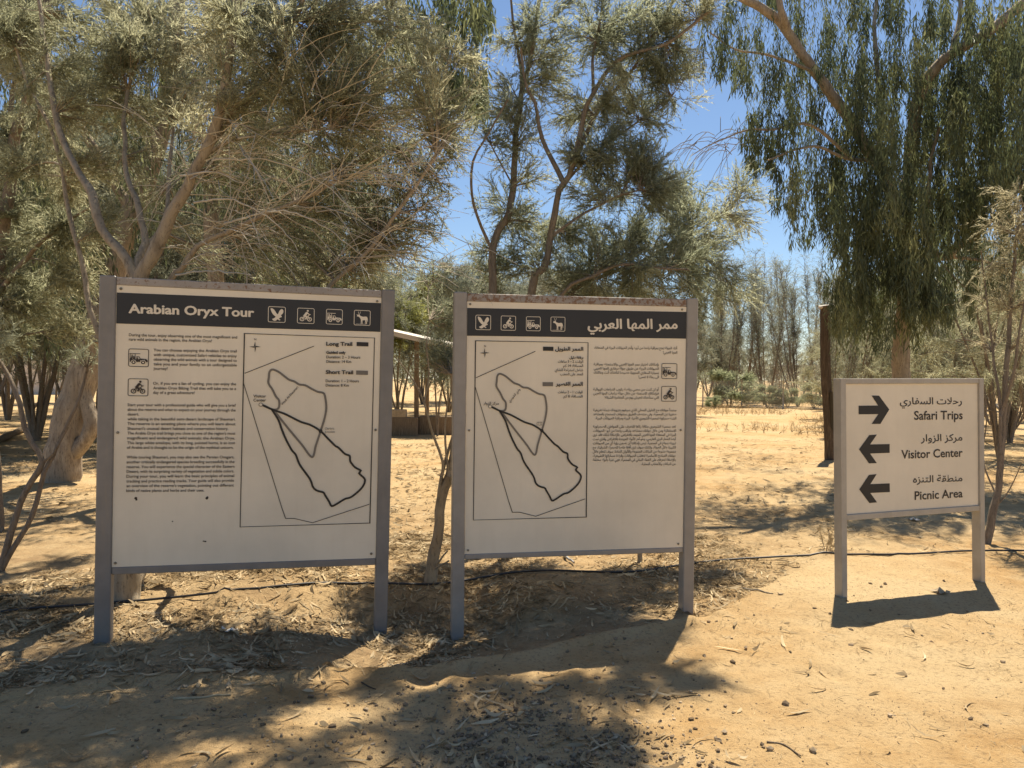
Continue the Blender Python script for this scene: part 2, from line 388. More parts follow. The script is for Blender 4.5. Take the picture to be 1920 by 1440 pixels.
class Board:
    """one sign: its plane, and builders that lay print and frame on it (a = along, b = up, c = towards the viewer)"""
    def __init__(s, O, u, v, base_b, name, label, cat, group=None):
        s.O = np.array(O); s.u = unit(np.array(u)); v = np.array(v); s.v = unit(v - s.u * (v @ s.u)); s.n = np.cross(s.u, s.v)
        s.root = bpy.data.objects.new(name, None); COL.objects.link(s.root); tag(s.root, label, cat, group)
        s.base = np.array([0.0, base_b, 0.0])
        X, Y, Z, o = s.u, -s.n, s.v, s.O + s.v * base_b
        s.root.matrix_world = Matrix([[X[i], Y[i], Z[i], o[i]] for i in range(3)] + [[0, 0, 0, 1]])
    def uv(s, px, py):
        r = ray(px, py); t = ((s.O - CP) @ s.n) / (r @ s.n); d = CP + r * t - s.O
        return np.array([d @ s.u, d @ s.v])
    def loc(s, a, b, c): return (a, -c, b - s.base[1])          # board to the root's own coordinates
    def boxpart(s, name, a0, a1, b0, b1, c0, c1, mat, bev=0.004, axis='b'):
        mb = MB()
        if axis == 'b': mb.box((a0, -c1, b0 - s.base[1]), (a1, -c0, b1 - s.base[1]), bev)
        else:
            mb.box((b0, c0, a0), (b1, c1, a1), bev)             # long axis built as z, then turned
            v = np.concatenate(mb.v); mb.v = [np.stack([v[:, 2], -v[:, 1], v[:, 0] - s.base[1]], -1)]
            mb.f = {k: [f[:, ::-1] for f in q] for k, q in mb.f.items()}
            mb.f = {k: [f[:, ::-1] for f in q] for k, q in mb.f.items()}
        return mb.build(name, mat, s.root)
    def flat(s, name, polys, c, mats, parent=None):
        """polys: list of (points (N,2) in board metres, triangles or None, layer, material index)"""
        V = []; F3 = []; NG = []; mi3 = []; n0 = 0; FN = {}
        for pts, tri, layer, mi in polys:
            pts = np.asarray(pts, float)
            V.append(np.stack([pts[:, 0], np.full(len(pts), -(c + layer * 0.0004)), pts[:, 1] - s.base[1]], -1))
            f = np.asarray(tri) if tri is not None else np.arange(len(pts))[None, :]
            FN.setdefault((f.shape[1], mi), []).append(f + n0); n0 += len(pts)
        faces = []; midx = []
        for (k, mi), fs in FN.items():
            a = np.concatenate(fs); faces.append(a); midx.append(np.full(len(a), mi))
        return np_mesh(name, np.concatenate(V), faces, None, parent or s.root, False, mats, np.concatenate(midx))
    def line(s, body, p0, p1, h, bold=0.012, arab=False, heavy=0, heavy_w=0.028):
        """text whose ink runs from pixel p0 to pixel p1 on its baseline; h = capital height in pixels"""
        v, t = glyphs(arabic(body) if arab else body, bold)
        if len(v) == 0: return []
        x0, x1 = v[:, 0].min(), v[:, 0].max()
        a, b = s.uv(*p0), s.uv(*p1); d = (b - a); L = np.linalg.norm(d); e = d / L; nn = np.array([-e[1], e[0]])
        up_ = s.uv(p0[0], p0[1] - h) - a
        sx = L / (x1 - x0); sy = np.linalg.norm(up_) / 0.727
        pts = a + (v[:, :1] - x0) * sx * e + v[:, 1:2] * sy * nn
        out = [(pts, t, 0, 0)]
        for k in range(heavy):                                  # heavier strokes: the same print shifted a hair, laid over itself
            dx = (1, -1, 0, 0)[k] * heavy_w * sy * e + (0, 0, 1, -1)[k] * heavy_w * sy * 0.6 * nn
            out.append((pts + dx, t, k + 1, 0))
        return out

def ribbon(P, wid, closed=False):
    P = np.asarray(P, float); n = len(P)
    if closed: T = unit(np.roll(P, -1, 0) - np.roll(P, 1, 0))
    else: T = unit(np.gradient(P, axis=0))
    d0 = unit(np.roll(P, -1, 0) - P)
    N = np.stack([-T[:, 1], T[:, 0]], -1)
    k = np.ones(n)
    for i in range(n):
        if closed or 0 < i < n - 1:
            c = abs(N[i] @ np.array([-d0[i][1], d0[i][0]])); k[i] = min(1 / max(c, 0.5), 1.8)
    pts = np.concatenate([P + N * (wid / 2 * k)[:, None], P - N * (wid / 2 * k)[:, None]])
    m = n if closed else n - 1
    f = [(i, n + i, n + (i + 1) % n, (i + 1) % n) for i in range(m)]
    return pts, np.array(f)

def circle(cx, cy, r, n=20):
    a = np.arange(n) * 2 * PI / n; return np.stack([cx + r * np.cos(a), cy + r * np.sin(a)], -1)

def rrect(x0, y0, x1, y1, r, n=5):
    P = []
    for cx, cy, a0 in ((x1 - r, y1 - r, 0), (x0 + r, y1 - r, 90), (x0 + r, y0 + r, 180), (x1 - r, y0 + r, 270)):
        for k in range(n + 1):
            a = R(a0 + 90 * k / n); P.append((cx + r * math.cos(a), cy + r * math.sin(a)))
    return np.array(P)

# pictograms in a 100 x 100 field, y down: list of ('p', points, layer, tone) / ('s', points, width, layer, tone) / ('c', x, y, r, layer, tone)
FRAME_ICON = [('r', layer) for layer in (0,)]
EAGLE = [('p', [(14, 11), (20, 11), (27, 14), (34, 20), (41, 30), (47, 41), (53, 49), (58, 44), (61, 36), (65, 26), (71, 18), (78, 14), (84, 17), (88, 26), (87, 36), (82, 45), (76, 51),
                 (74, 56), (79, 61), (79, 67), (75, 65), (71, 69), (65, 73), (62, 78), (68, 81), (74, 84), (66, 84), (70, 89), (61, 85), (56, 80), (52, 82), (46, 89), (37, 91), (28, 88), (23, 79), (32, 76),
                 (40, 70), (44, 64), (38, 60), (31, 53), (24, 44), (18, 32), (14, 20)], 0, 0)]
BIKE = [('o', 28, 72, 11.5, 5, 0, 0), ('o', 72, 72, 11.5, 5, 0, 0), ('c', 28, 72, 3.4, 1, 0), ('c', 72, 72, 3.4, 1, 0), ('s', [(28, 72), (39, 53), (64, 52), (73, 72)], 4, 2, 0),
        ('s', [(39, 53), (50, 73), (64, 52)], 4, 3, 0), ('s', [(34, 48), (43, 48)], 4.5, 4, 0), ('p', [(36, 47), (50, 26), (59, 24), (63, 30), (70, 38), (78, 39), (78, 43), (68, 43), (60, 36), (52, 48), (58, 57), (54, 74), (48, 74), (50, 60), (39, 54)], 5, 0),
        ('c', 61, 17, 6.2, 5, 0), ('s', [(62, 53), (67, 45), (73, 45)], 3, 6, 0)]
JEEP = [('p', [(7, 68), (7, 52), (17, 50), (20, 55), (28, 55), (34, 59), (44, 60), (52, 58), (57, 54), (86, 55), (91, 59), (95, 66), (95, 73), (90, 73), (7, 73)], 0, 0),
        ('s', [(6, 27), (58, 27)], 3.2, 0, 0), ('s', [(9, 28), (9, 52)], 3, 1, 0), ('s', [(33, 28), (33, 59)], 3, 1, 0), ('s', [(50, 40), (59, 56)], 3.4, 1, 0),
        ('c', 18, 36, 3.6, 2, 0), ('p', [(14, 41), (22, 41), (23, 51), (14, 51)], 2, 0), ('c', 27, 43, 3.2, 2, 0), ('p', [(24, 47), (31, 47), (31, 56), (24, 56)], 2, 0),
        ('c', 43, 45, 3.6, 2, 0), ('p', [(39, 50), (47, 50), (48, 60), (39, 60)], 2, 0), ('s', [(60, 62), (60, 71)], 1.6, 3, 1), ('s', [(80, 58), (80, 66)], 1.4, 3, 1),
        ('c', 26, 75, 13.5, 3, 1), ('c', 26, 75, 10.6, 4, 0), ('c', 26, 75, 4.6, 5, 1), ('c', 73, 75, 13.5, 3, 1), ('c', 73, 75, 10.6, 4, 0), ('c', 73, 75, 4.6, 5, 1)]
ORYX = [('p', [(22, 33), (28, 29), (34, 31), (38, 37), (46, 40), (56, 43), (66, 41), (76, 41), (81, 46), (83, 54), (85, 66), (86, 75), (83, 75), (81, 64), (79, 62), (77, 70), (79, 78), (79, 91), (75, 91), (74, 79), (70, 70), (67, 65),
                (56, 66), (52, 67), (52, 78), (52, 91), (48, 91), (47, 78), (45, 67), (41, 61), (37, 52), (32, 46), (27, 43), (19, 42), (16, 39)], 0, 0),
        ('s', [(25, 9), (28, 20), (30, 31)], 2.2, 1, 0), ('s', [(39, 9), (36, 20), (32, 31)], 2.2, 1, 0), ('s', [(16, 30), (27, 33)], 3, 2, 0), ('s', [(44, 64), (44, 78), (43, 91)], 3.2, 1, 0), ('s', [(72, 66), (69, 78), (70, 91)], 3.2, 2, 0),
        ('s', [(12, 92), (72, 92)], 1.6, 3, 0)]

def pictogram(B, px0, py0, px1, py1, shapes, dark, label=None):
    """one pictogram with its rounded frame, laid between two opposite pixels of the board"""
    a = B.uv(px0, py0); b = B.uv(px1, py1)
    f = lambda P: np.stack([a[0] + np.asarray(P, float)[:, 0] / 100 * (b[0] - a[0]), a[1] + np.asarray(P, float)[:, 1] / 100 * (b[1] - a[1])], -1)
    polys = []
    p, q = ribbon(rrect(1, 1, 99, 99, 9), 3.4, True); polys.append((f(p), q, 0, 0))
    for sh in shapes:
        if sh[0] == 'p': polys.append((f(sh[1]), None, sh[2] + 1, sh[3]))
        elif sh[0] == 's': p, q = ribbon(sh[1], sh[2]); polys.append((f(p), q, sh[3] + 1, sh[4]))
        elif sh[0] == 'c': polys.append((f(circle(sh[1], sh[2], sh[3])), None, sh[4] + 1, sh[5]))
        elif sh[0] == 'o': p, q = ribbon(circle(sh[1], sh[2], sh[3]), sh[4], True); polys.append((f(p), q, sh[5] + 1, sh[6]))
    o = B.flat('pictogram', polys, 0.0034, [MT['inkb'], MT['panel']] if dark else [MT['cream_ink'], MT['band']])
    if label: o['label'] = label
    return o

def zl(x, y): return (160 + x / 3.2, 500 + y / 3.2)
def zr(x, y): return (840 + x / 4.0, 530 + y / 4.0)
def zt(x, y): return (1580 + x / 5.3333, 700 + y / 5.3333)

# the route map, in left-board zoom coordinates, kept as fractions of the map frame so both boards can carry it
ML_TL, ML_TR, ML_BL, ML_BR = (458.4, 625.3), (702.2, 633.8), (450.2, 987.9), (693.4, 980.6)
MR_TL, MR_TR, MR_BL, MR_BR = (891.5, 639.0), (1102.5, 642.5), (887.5, 975.0), (1099.0, 969.4)
GREY_TRAIL = [(1075, 834), (1125, 857), (1160, 850), (1164, 805), (1145, 780), (1125, 740), (1100, 700), (1102, 665), (1106, 632), (1120, 618), (1140, 622), (1165, 635), (1200, 662), (1225, 680), (1255, 690), (1285, 708), (1320, 713),
              (1360, 735), (1395, 752), (1425, 758), (1438, 775), (1447, 845), (1437, 910), (1413, 988), (1385, 1075), (1362, 1143), (1300, 1068), (1220, 972), (1135, 865)]
BLACK_TRAIL = [(1063, 830), (1125, 858), (1200, 885), (1290, 930), (1355, 952), (1413, 988), (1455, 1030), (1500, 1075), (1520, 1087), (1560, 1125), (1588, 1137), (1592, 1170), (1620, 1205), (1655, 1225), (1645, 1242), (1680, 1280),
               (1660, 1330), (1600, 1382), (1560, 1395), (1510, 1425), (1481, 1437), (1465, 1410), (1440, 1370), (1430, 1355), (1395, 1345), (1370, 1325), (1350, 1275), (1290, 1190), (1265, 1130), (1240, 1100), (1205, 1035), (1180, 975), (1160, 920), (1120, 856)]
ROAD_LINE = [(957, 640), (1372, 478)]
BOUNDARY = [(951, 700), (1180, 1440), (1205, 1511), (1256, 1511), (1367, 1537), (1707, 1427)]

def route_map(B, LB, corners, swatches):
    tl, tr, bl, br = [B.uv(*c) for c in corners]
    ltl, ltr, lbl, lbr = [LB.uv(*c) for c in (ML_TL, ML_TR, ML_BL, ML_BR)]
    lw = np.linalg.norm(ltr - ltl); lh = np.linalg.norm(lbl - ltl)
    def mp(P):
        out = []
        for p in P:
            q = LB.uv(*zl(*p)) - ltl; fx = q @ (ltr - ltl) / lw ** 2; fy = q @ (lbl - ltl) / lh ** 2
            out.append(tl + fx * (tr - tl) + fy * (bl - tl))
        return np.array(out)
    k = np.linalg.norm(tr - tl) / lw
    polys = []
    p, q = ribbon(np.array([tl, tr, br, bl]), 0.0045, True); polys.append((p, q, 0, 0))
    p, q = ribbon(mp(ROAD_LINE), 0.004); polys.append((p, q, 0, 0))
    p, q = ribbon(mp(BOUNDARY), 0.004); polys.append((p, q, 1, 0))
    sm = lambda P, st: spline(np.column_stack([P, np.zeros(len(P))]), st)[:, :2]
    p, q = ribbon(sm(mp(GREY_TRAIL), 0.012), 0.0125 * k); polys.append((p, q, 2, 1))
    p, q = ribbon(sm(mp(BLACK_TRAIL), 0.012), 0.0125 * k); polys.append((p, q, 3, 0))
    j = mp([(1413, 988)])[0]; polys.append((circle(j[0], j[1], 0.012 * k), None, 4, 0))
    v = mp([(1054, 828)])[0]; polys.append((circle(v[0], v[1], 0.0125 * k), None, 5, 1)); polys.append((circle(v[0], v[1], 0.0085 * k), None, 6, 2))
    c = mp([(1019, 481)])[0]; r = 0.034 * k
    for t in range(4):                                          # four pointed compass star, one half of each point solid
        a = t * PI / 2; d = np.array([math.cos(a), math.sin(a)]); e = np.array([-d[1], d[0]])
        polys.append((np.array([c, c + (d + e) * r * 0.17, c + d * r]), None, 1, 0)); polys.append((np.array([c, c + d * r, c + (d - e) * r * 0.10]), None, 1, 1))
    for (x0, y0, x1, y1), mi in swatches:
        a, b = B.uv(x0, y0), B.uv(x1, y1); polys.append((np.array([(a[0], b[1]), (b[0], b[1]), (b[0], a[1]), (a[0], a[1])]), None, 0, mi))
    return B.flat('route_map', polys, 0.0034, [MT['ink'], MT['grey_ink'], MT['panel']])

def screws(B, pts, rad=0.008):
    for px, py in pts:
        a = B.uv(px, py); mb = MB(); n = 12
        x, y, z = B.loc(a[0], a[1], 0)
        v = []
        for rr, c in ((rad, 0.0032), (rad, 0.0055), (rad * 0.55, 0.0075)):
            for k in range(n): v.append((x + rr * math.cos(k * 2 * PI / n), -c, z + rr * math.sin(k * 2 * PI / n)))
        q = [(i * n + k, i * n + (k + 1) % n, (i + 1) * n + (k + 1) % n, (i + 1) * n + k) for i in range(2) for k in range(n)]
        mb.add(v, q); mb.f.setdefault(n, []).append(np.arange(2 * n, 3 * n)[None, :])
        mb.build('screw', MT['screw'], B.root)

def ground_b(B, a):
    """how far below the panel's top the ground lies at distance a along the board"""
    p = B.O + B.u * a; z = GZ(p[0], p[1]); return (z - p[2]) / B.v[2]

# ---- the left board (English)
LB = Board([-2.3026, 4.5, 2.0782], [0.96855, 0.24817, -0.01784], [0.02101, -0.01017, 0.99973], -2.12, 'information_board',
           'information board titled Arabian Oryx Tour, in English, leftmost and largest of the signs', 'signboard')
pw, ph = 1.527, 1.652
def big_board(B, pw, ph, lp, rp, rail_t, rail_b, ptop, mp_, mr_, rr_):
    gl = ground_b(B, lp[0] + 0.045); gr = ground_b(B, rp[0] + 0.045)
    B.boxpart('post', lp[0], lp[1], gl - 0.06, ptop, -0.075, 0.012, mp_, 0.006)
    B.boxpart('post', rp[0], rp[1], gr - 0.06, ptop, -0.075, 0.012, mp_, 0.006)
    B.boxpart('top_rail', lp[1] + 0.001, rp[0] - 0.001, rail_t[0], rail_t[1], -0.055, 0.004, rr_, 0.004, 'a')
    B.boxpart('bottom_rail', lp[1] + 0.001, rp[0] - 0.001, rail_b[0], rail_b[1], -0.055, 0.004, mr_, 0.004, 'a')
    B.boxpart('panel', lp[1] + 0.002, rp[0] - 0.002, rail_b[1] + 0.001, rail_t[0] - 0.001, -0.006, 0.0, MT['panel'], 0.0)
big_board(LB, pw, ph, (-0.088, -0.001), (1.527, 1.608), (-0.001, 0.045), (-1.694, -1.651), 0.051, MT['frame_dark'], MT['frame_dark'], MT['frame_rustm'])
LB.flat('header_band', [(np.array([(0.003, -0.225), (1.523, -0.217), (1.523, -0.036), (0.003, -0.045)]), None, 0, 0)], 0.002, [MT['band']])
LB.flat('title_lettering', LB.line('Arabian Oryx Tour', zl(262, 277), zl(1012, 301), 17.5, 0.012, False, 4), 0.0034, [MT['cream_ink']])
T = [('During the tour, enjoy observing one of the most magnificent and', 262, 417, 911, 432), ('rare wild animals in the region, the Arabian Oryx!', 262, 444, 760, 454),
     ('You can choose enjoying the Arabian Oryx trail', 410, 508, 909, 515), ('with unique, customized Safari vehicles to enjoy', 410, 536, 909, 544), ('observing the wild animals with a tour designed to', 410, 564, 909, 571),
     ('take you and your family to an unforgettable', 410, 592, 909, 599), ('journey!', 410, 619, 494, 620), ('Or, if you are a fan of cycling, you can enjoy the', 407, 708, 905, 712), ('Arabian Oryx Biking Trail that will take you to a', 407, 736, 905, 740), ('day of a great adventure!', 407, 763, 656, 765),
     ('Start your tour with a professional guide who will give you a brief', 254, 837, 903, 840), ('about the reserve and what to expect on your journey through the', 254, 865, 902, 869), ('desert.', 254, 893, 323, 893), ('while taking in the beautiful semi-desert landscape of Shaumari.', 254, 922, 901, 923),
     ('The reserve is an amazing place where you will learn about', 253, 950, 901, 952), ("Shaumari's unusual desert habitats and conservation history.", 253, 979, 858, 980), ("The Arabia Oryx trail brings you close to one of the region's most", 253, 1007, 900, 1008),
     ('magnificent and endangered wild animals: the Arabian Oryx.', 252, 1036, 898, 1037), ('This large white antelope, with its long, pointed horns, is an icon', 251, 1065, 898, 1065), ('of Arabia and is thought to be the origin of the mythical unicorn.', 250, 1093, 889, 1093),
     ('While touring Shaumari, you may also see the Persian Onagers,', 248, 1151, 894, 1150), ('another critically endangered species breeding successfully in the', 248, 1180, 895, 1178), ('reserve. You will experience the special character of the Eastern', 248, 1209, 895, 1206), ('Desert, with its surprising variety of vegetation and subtle colors.', 248, 1237, 893, 1234),
     ('During your tour, you will learn the basic principles of animal', 247, 1266, 893, 1262), ('tracking and practice reading tracks. Your guide will also provide', 247, 1295, 892, 1290), ("an overview of the reserve's vegetation, pointing out different", 247, 1323, 891, 1319), ('kinds of native plants and herbs and their uses.', 246, 1352, 714, 1349)]
P = []
for body, x0, y0, x1, y1 in T: P += LB.line(body, zl(x0, y0), zl(x1, y1), 5.6, 0.010)
LB.flat('text_lettering', P, 0.0030, [MT['inkb']])
P = []
for body, x0, y0, x1, y1, h, bd in [('Long Trail', 1446, 474, 1601, 475, 7.2, 0.035), ('Guided only', 1446, 523, 1561, 524, 5.4, 0.03), ('Duration: 2 – 3 Hours', 1446, 550, 1649, 552, 5.2, 0.02), ('Distance: 14 Km', 1446, 577, 1595, 578, 5.2, 0.02),
                                    ('Short Trail', 1443, 643, 1606, 645, 7.2, 0.035), ('Duration: 1 – 2 Hours', 1442, 693, 1641, 694, 5.2, 0.02), ('Distance: 8 Km', 1442, 719, 1581, 720, 5.2, 0.02),
                                    ('Visitor', 1008, 785, 1085, 785, 5.6, 0.02), ('Center', 1009, 809, 1084, 809, 5.6, 0.02), ("Clarke's", 1437, 977, 1493, 977, 3.9, 0.0), ('Junction', 1437, 996, 1496, 996, 3.9, 0.0), ('N', 1014, 442, 1026, 442, 3.8, 0.02), ('Wadi Al-Shaumari', 1183, 832, 1279, 724, 4.3, 0.012)]:
    LB.flat('map_lettering', LB.line(body, zl(x0, y0), zl(x1, y1), h, min(bd, 0.014), False, 4 if bd > 0.025 else 0, 0.025), 0.0058, [MT['inkb']])
route_map(LB, LB, (ML_TL, ML_TR, ML_BL, ML_BR), [((*zl(1628, 452), *zl(1698, 479)), 0), ((*zl(1625, 623), *zl(1695, 650)), 1)])
for (x0, y0, x1, y1), sh in zip([(1098, 238, 1200, 336), (1273, 247, 1373, 343), (1446, 254, 1542, 348), (1613, 260, 1709, 354)], (EAGLE, BIKE, JEEP, ORYX)):
    pictogram(LB, *zl(x0, y0), *zl(x1, y1), sh, False)
pictogram(LB, *zl(260, 492), *zl(380, 602), JEEP, True); pictogram(LB, *zl(257, 671), *zl(377, 777), BIKE, True)
screws(LB, [(227, 541.5), (707, 565), (221, 811), (704, 806), (216.5, 1055.5), (696, 1038)])
def blots(B, spots):
    r_ = np.random.default_rng(5)
    for k, (px, py, s, e) in enumerate(spots):
        a = B.uv(px, py); c = circle(0, 0, 1, 11) * (1 + 0.35 * (r_.random((11, 1)) - 0.5)); B.flat('stain', [(a + c * np.array([s, s * e]), None, k % 2, 0)], 0.0026, [MT['inkb']])
blots(LB, [(254.5, 934, 0.008, 1.0), (256, 937, 0.006, 0.8), (388, 934, 0.0075, 1.2), (389.5, 932, 0.005, 1.0), (323.5, 977.5, 0.004, 1.0), (382, 1014.5, 0.006, 0.6), (385, 1015, 0.006, 0.7)])

# ---- the middle board (Arabic)
RB = Board([-0.2836, 4.85, 2.0275], [0.98479, 0.1737, -0.00302], [0.00527, -0.01246, 0.99991], -2.08, 'information_board',
           'information board written in Arabic, middle one of the three signs', 'signboard')
big_board(RB, 1.446, 1.592, (-0.082, -0.002), (1.455, 1.532), (0.0, 0.050), (-1.626, -1.593), 0.057, MT['frame'], MT['frame'], MT['frame_rust'])
RB.flat('header_band', [(np.array([(0.001, -0.216), (1.452, -0.210), (1.452, -0.034), (0.001, -0.042)]), None, 0, 0)], 0.002, [MT['band']])
RB.flat('title_lettering', RB.line('ممر المها العربي', zr(1048, 345), zr(1718, 345), 18.5, 0.008, True, 4), 0.0034, [MT['cream_ink']])
T = [('أثناء الجولة تمتع بمراقبة واحدا من أروع وأندر الحيوانات البرية في المنطقة،', 1095, 495, 1718, 500), ('المها العربي!', 1612, 531, 1718, 532),
     ('بإمكانك اختيار ممر المها العربي والاستمتاع بمراقبة', 1092, 620, 1580, 622), ('الحيوانات البرية عن طريق جولة سفاري المها العربي', 1092, 651, 1580, 653), ('بسيارة السفاري المجهزة خصيصا لتأخذك أنت وعائلتك', 1092, 682, 1580, 684), ('الى رحلة لا تنسى!', 1428, 715, 1580, 716),
     ('أو ان كنت من محبي رياضة ركوب الدراجات الهوائية', 1089, 808, 1579, 809), ('فبإمكانك الاستمتاع من خلال جولة دراجات المها العربي', 1089, 838, 1579, 839), ('التي ستأخدك لتعيش يوم من المغامرة الشيقة!', 1175, 869, 1579, 870),
     ('ستبدأ جولتك مع الدليل المحلي الذي سيقوم بتزويدك بنبذة تعريفية', 1088, 963, 1711, 964), ('صغيرة عن المحمية، وفي منتصف الطريق ستتوقف لتستمتع بالمشاهد', 1088, 994, 1711, 995), ('الشبه صحراوية لمحمية الشومري للأحياء البرية ومراقبة الحيوانات البرية.', 1105, 1025, 1711, 1026),
     ('تعد محمية الشومري مكانا رائعا للتعرف على المواطن الصحراوية', 1087, 1087, 1709, 1087), ('الاستثنائية ومن خلال جولتك ستشاهد وتراقب واحدا من أروع الحيوانات', 1087, 1118, 1709, 1118), ('البرية في المنطقة: المها العربي المهدد بالانقراض. بالإضافة لذلك فقد ترى', 1086, 1149, 1709, 1149),
     ('أيضا الحمار البري الفارسي، وهو آخر الأنواع المهددة بالانقراض والذي تمت', 1086, 1181, 1708, 1180), ('تربيته بنجاح في المحمية. ليس بإمكاننا أن نضمن رؤية أي من الحيوانات', 1086, 1212, 1708, 1211), ('الكبيرة خلال الجولة، ولكنك سوف ترى أفقا خاصا للصحراء الشرقية، مع', 1085, 1244, 1707, 1243),
     ('مجموعة متنوعة من النباتات المتنوعة والألوان الحادة. سوف تتعلم خلال', 1085, 1275, 1707, 1274), ('جولتك المبادئ الأساسية لتعقب الحيوانات وقراءة مساراتها الطبيعية،', 1085, 1306, 1706, 1305), ('بالإضافة لتعرفك على الغطاء النباتي في المحمية، فهي غنية بأنواع مختلفة', 1085, 1337, 1706, 1336), ('من النباتات والأعشاب المحلية.', 1450, 1368, 1705, 1367)]
P = []
for body, x0, y0, x1, y1 in T: P += RB.line(body, zr(x0, y0), zr(x1, y1), 4.8, 0.010, True)
RB.flat('text_lettering', P, 0.0030, [MT['inkb']])
P = []
for body, x0, y0, x1, y1, h, bd, ar in [('الممر الطويل', 803, 509, 1012, 511, 7.2, 0.035, True), ('برفقة دليل', 910, 570, 1012, 571, 5.0, 0.03, True), ('الوقت: 2 – 3 ساعات', 823, 600, 1012, 601, 5.0, 0.02, True), ('المسافة: 14 كم', 862, 632, 1012, 632, 5.0, 0.02, True),
                                        ('شامل استراحة الشاي', 800, 663, 1011, 664, 5.0, 0.015, True), ('المعد على الحطب', 840, 695, 1011, 695, 5.0, 0.015, True), ('الممر القصير', 808, 772, 1008, 773, 7.2, 0.035, True), ('الوقت: 1 – 2 ساعات', 823, 829, 1008, 830, 5.0, 0.02, True),
                                        ('المسافة: 8 كم', 865, 861, 1008, 861, 5.0, 0.02, True), ('مركز الزوار', 265, 913, 380, 914, 5.2, 0.015, True), ('وادي الشومري', 462, 899, 542, 802, 4.4, 0.012, True), ('تقاطع', 663, 1053, 706, 1053, 3.6, 0, True), ('كلارك', 663, 1071, 706, 1071, 3.6, 0, True), ('N', 270, 483, 283, 483, 3.6, 0.02, False)]:
    RB.flat('map_lettering', RB.line(body, zr(x0, y0), zr(x1, y1), h, min(bd, 0.012), ar, 4 if bd > 0.025 else 0, 0.025), 0.0058, [MT['inkb']])
route_map(RB, LB, (MR_TL, MR_TR, MR_BL, MR_BR), [((*zr(712, 480), *zr(790, 512)), 0), ((*zr(709, 746), *zr(787, 777)), 1)])
for (x0, y0, x1, y1), sh in zip([(207, 242, 320, 355), (397, 248, 507, 359), (586, 254, 692, 363), (770, 256, 877, 366)], (EAGLE, BIKE, JEEP, ORYX)):
    pictogram(RB, *zr(x0, y0), *zr(x1, y1), sh, False)
pictogram(RB, *zr(1602, 605), *zr(1716, 722), JEEP, True); pictogram(RB, *zr(1600, 777), *zr(1711, 891), BIKE, True)
screws(RB, [(881.5, 570.5), (1278.5, 580.5), (879.5, 807), (1276, 806.5), (877.5, 1031.5), (1271.5, 1019.5)], 0.007)

# ---- the right sign (directions)
TB = Board([2.3663, 5.5, 1.5143], [0.94764, 0.3193, 0.00533], [-0.00994, 0.01283, 0.99987], -1.51, 'direction_sign',
           'direction sign with three black arrows for Safari Trips, Visitor Center and Picnic Area', 'signboard')
gl = ground_b(TB, -0.04); gr = ground_b(TB, 1.27)
TB.boxpart('post', -0.048, -0.001, gl - 0.06, 0.043, -0.062, 0.016, MT['frame_pale'], 0.003)
TB.boxpart('post', 1.252, 1.298, gr - 0.06, 0.043, -0.062, 0.016, MT['frame_pale'], 0.003)
TB.boxpart('top_rail', 0.0, 1.251, 0.003, 0.042, -0.050, 0.012, MT['frame_pale'], 0.003, 'a')
TB.boxpart('bottom_rail', 0.0, 1.251, -0.966, -0.925, -0.050, 0.012, MT['frame_pale'], 0.003, 'a')
TB.boxpart('panel', 0.001, 1.250, -0.924, 0.002, -0.008, 0.0, MT['panel'], 0.0)
AR1 = [(158, 324), (352, 322), (288, 223), (362, 223), (464, 362), (375, 506), (288, 506), (355, 408), (158, 410)]
AR2 = [(162, 760), (265, 617), (340, 613), (272, 711), (468, 707), (468, 795), (272, 802), (340, 897), (262, 901)]
AR3 = [(164, 1160), (262, 1015), (338, 1008), (275, 1108), (468, 1100), (470, 1187), (275, 1196), (342, 1290), (265, 1297)]
for a, t in ((AR1, 'arrow pointing right'), (AR2, 'upper arrow pointing left'), (AR3, 'lower arrow pointing left')):
    o = TB.flat('arrow', [(np.array([TB.uv(*zt(*q)) for q in a])[::-1], None, 0, 0)], 0.0022, [MT['ink']]); o['label'] = t
P = []
for body, x0, y0, x1, y1, h, bd, ar in [('رحلات السفاري', 570, 310, 1190, 308, 13.2, 0.012, True), ('Safari Trips', 713, 464, 1198, 458, 17.0, 0.016, False), ('مركز الزوار', 780, 681, 1195, 672, 13.2, 0.012, True),
                                        ('Visitor Center', 585, 853, 1198, 832, 16.6, 0.016, False), ('منطقة التنزه', 702, 1094, 1195, 1078, 13.2, 0.012, True), ('Picnic Area', 718, 1265, 1198, 1238, 16.6, 0.016, False)]:
    TB.flat('lettering', TB.line(body, zt(x0, y0), zt(x1, y1), h, bd, ar), 0.0022, [MT['inkb']])
bpy.data.objects.remove(_co)

# ------------------------------------------------------------------ trees
def orth(D, r_):
    A = r_.normal(size=D.shape); A -= (A * D).sum(-1, keepdims=True) * D; return unit(A)

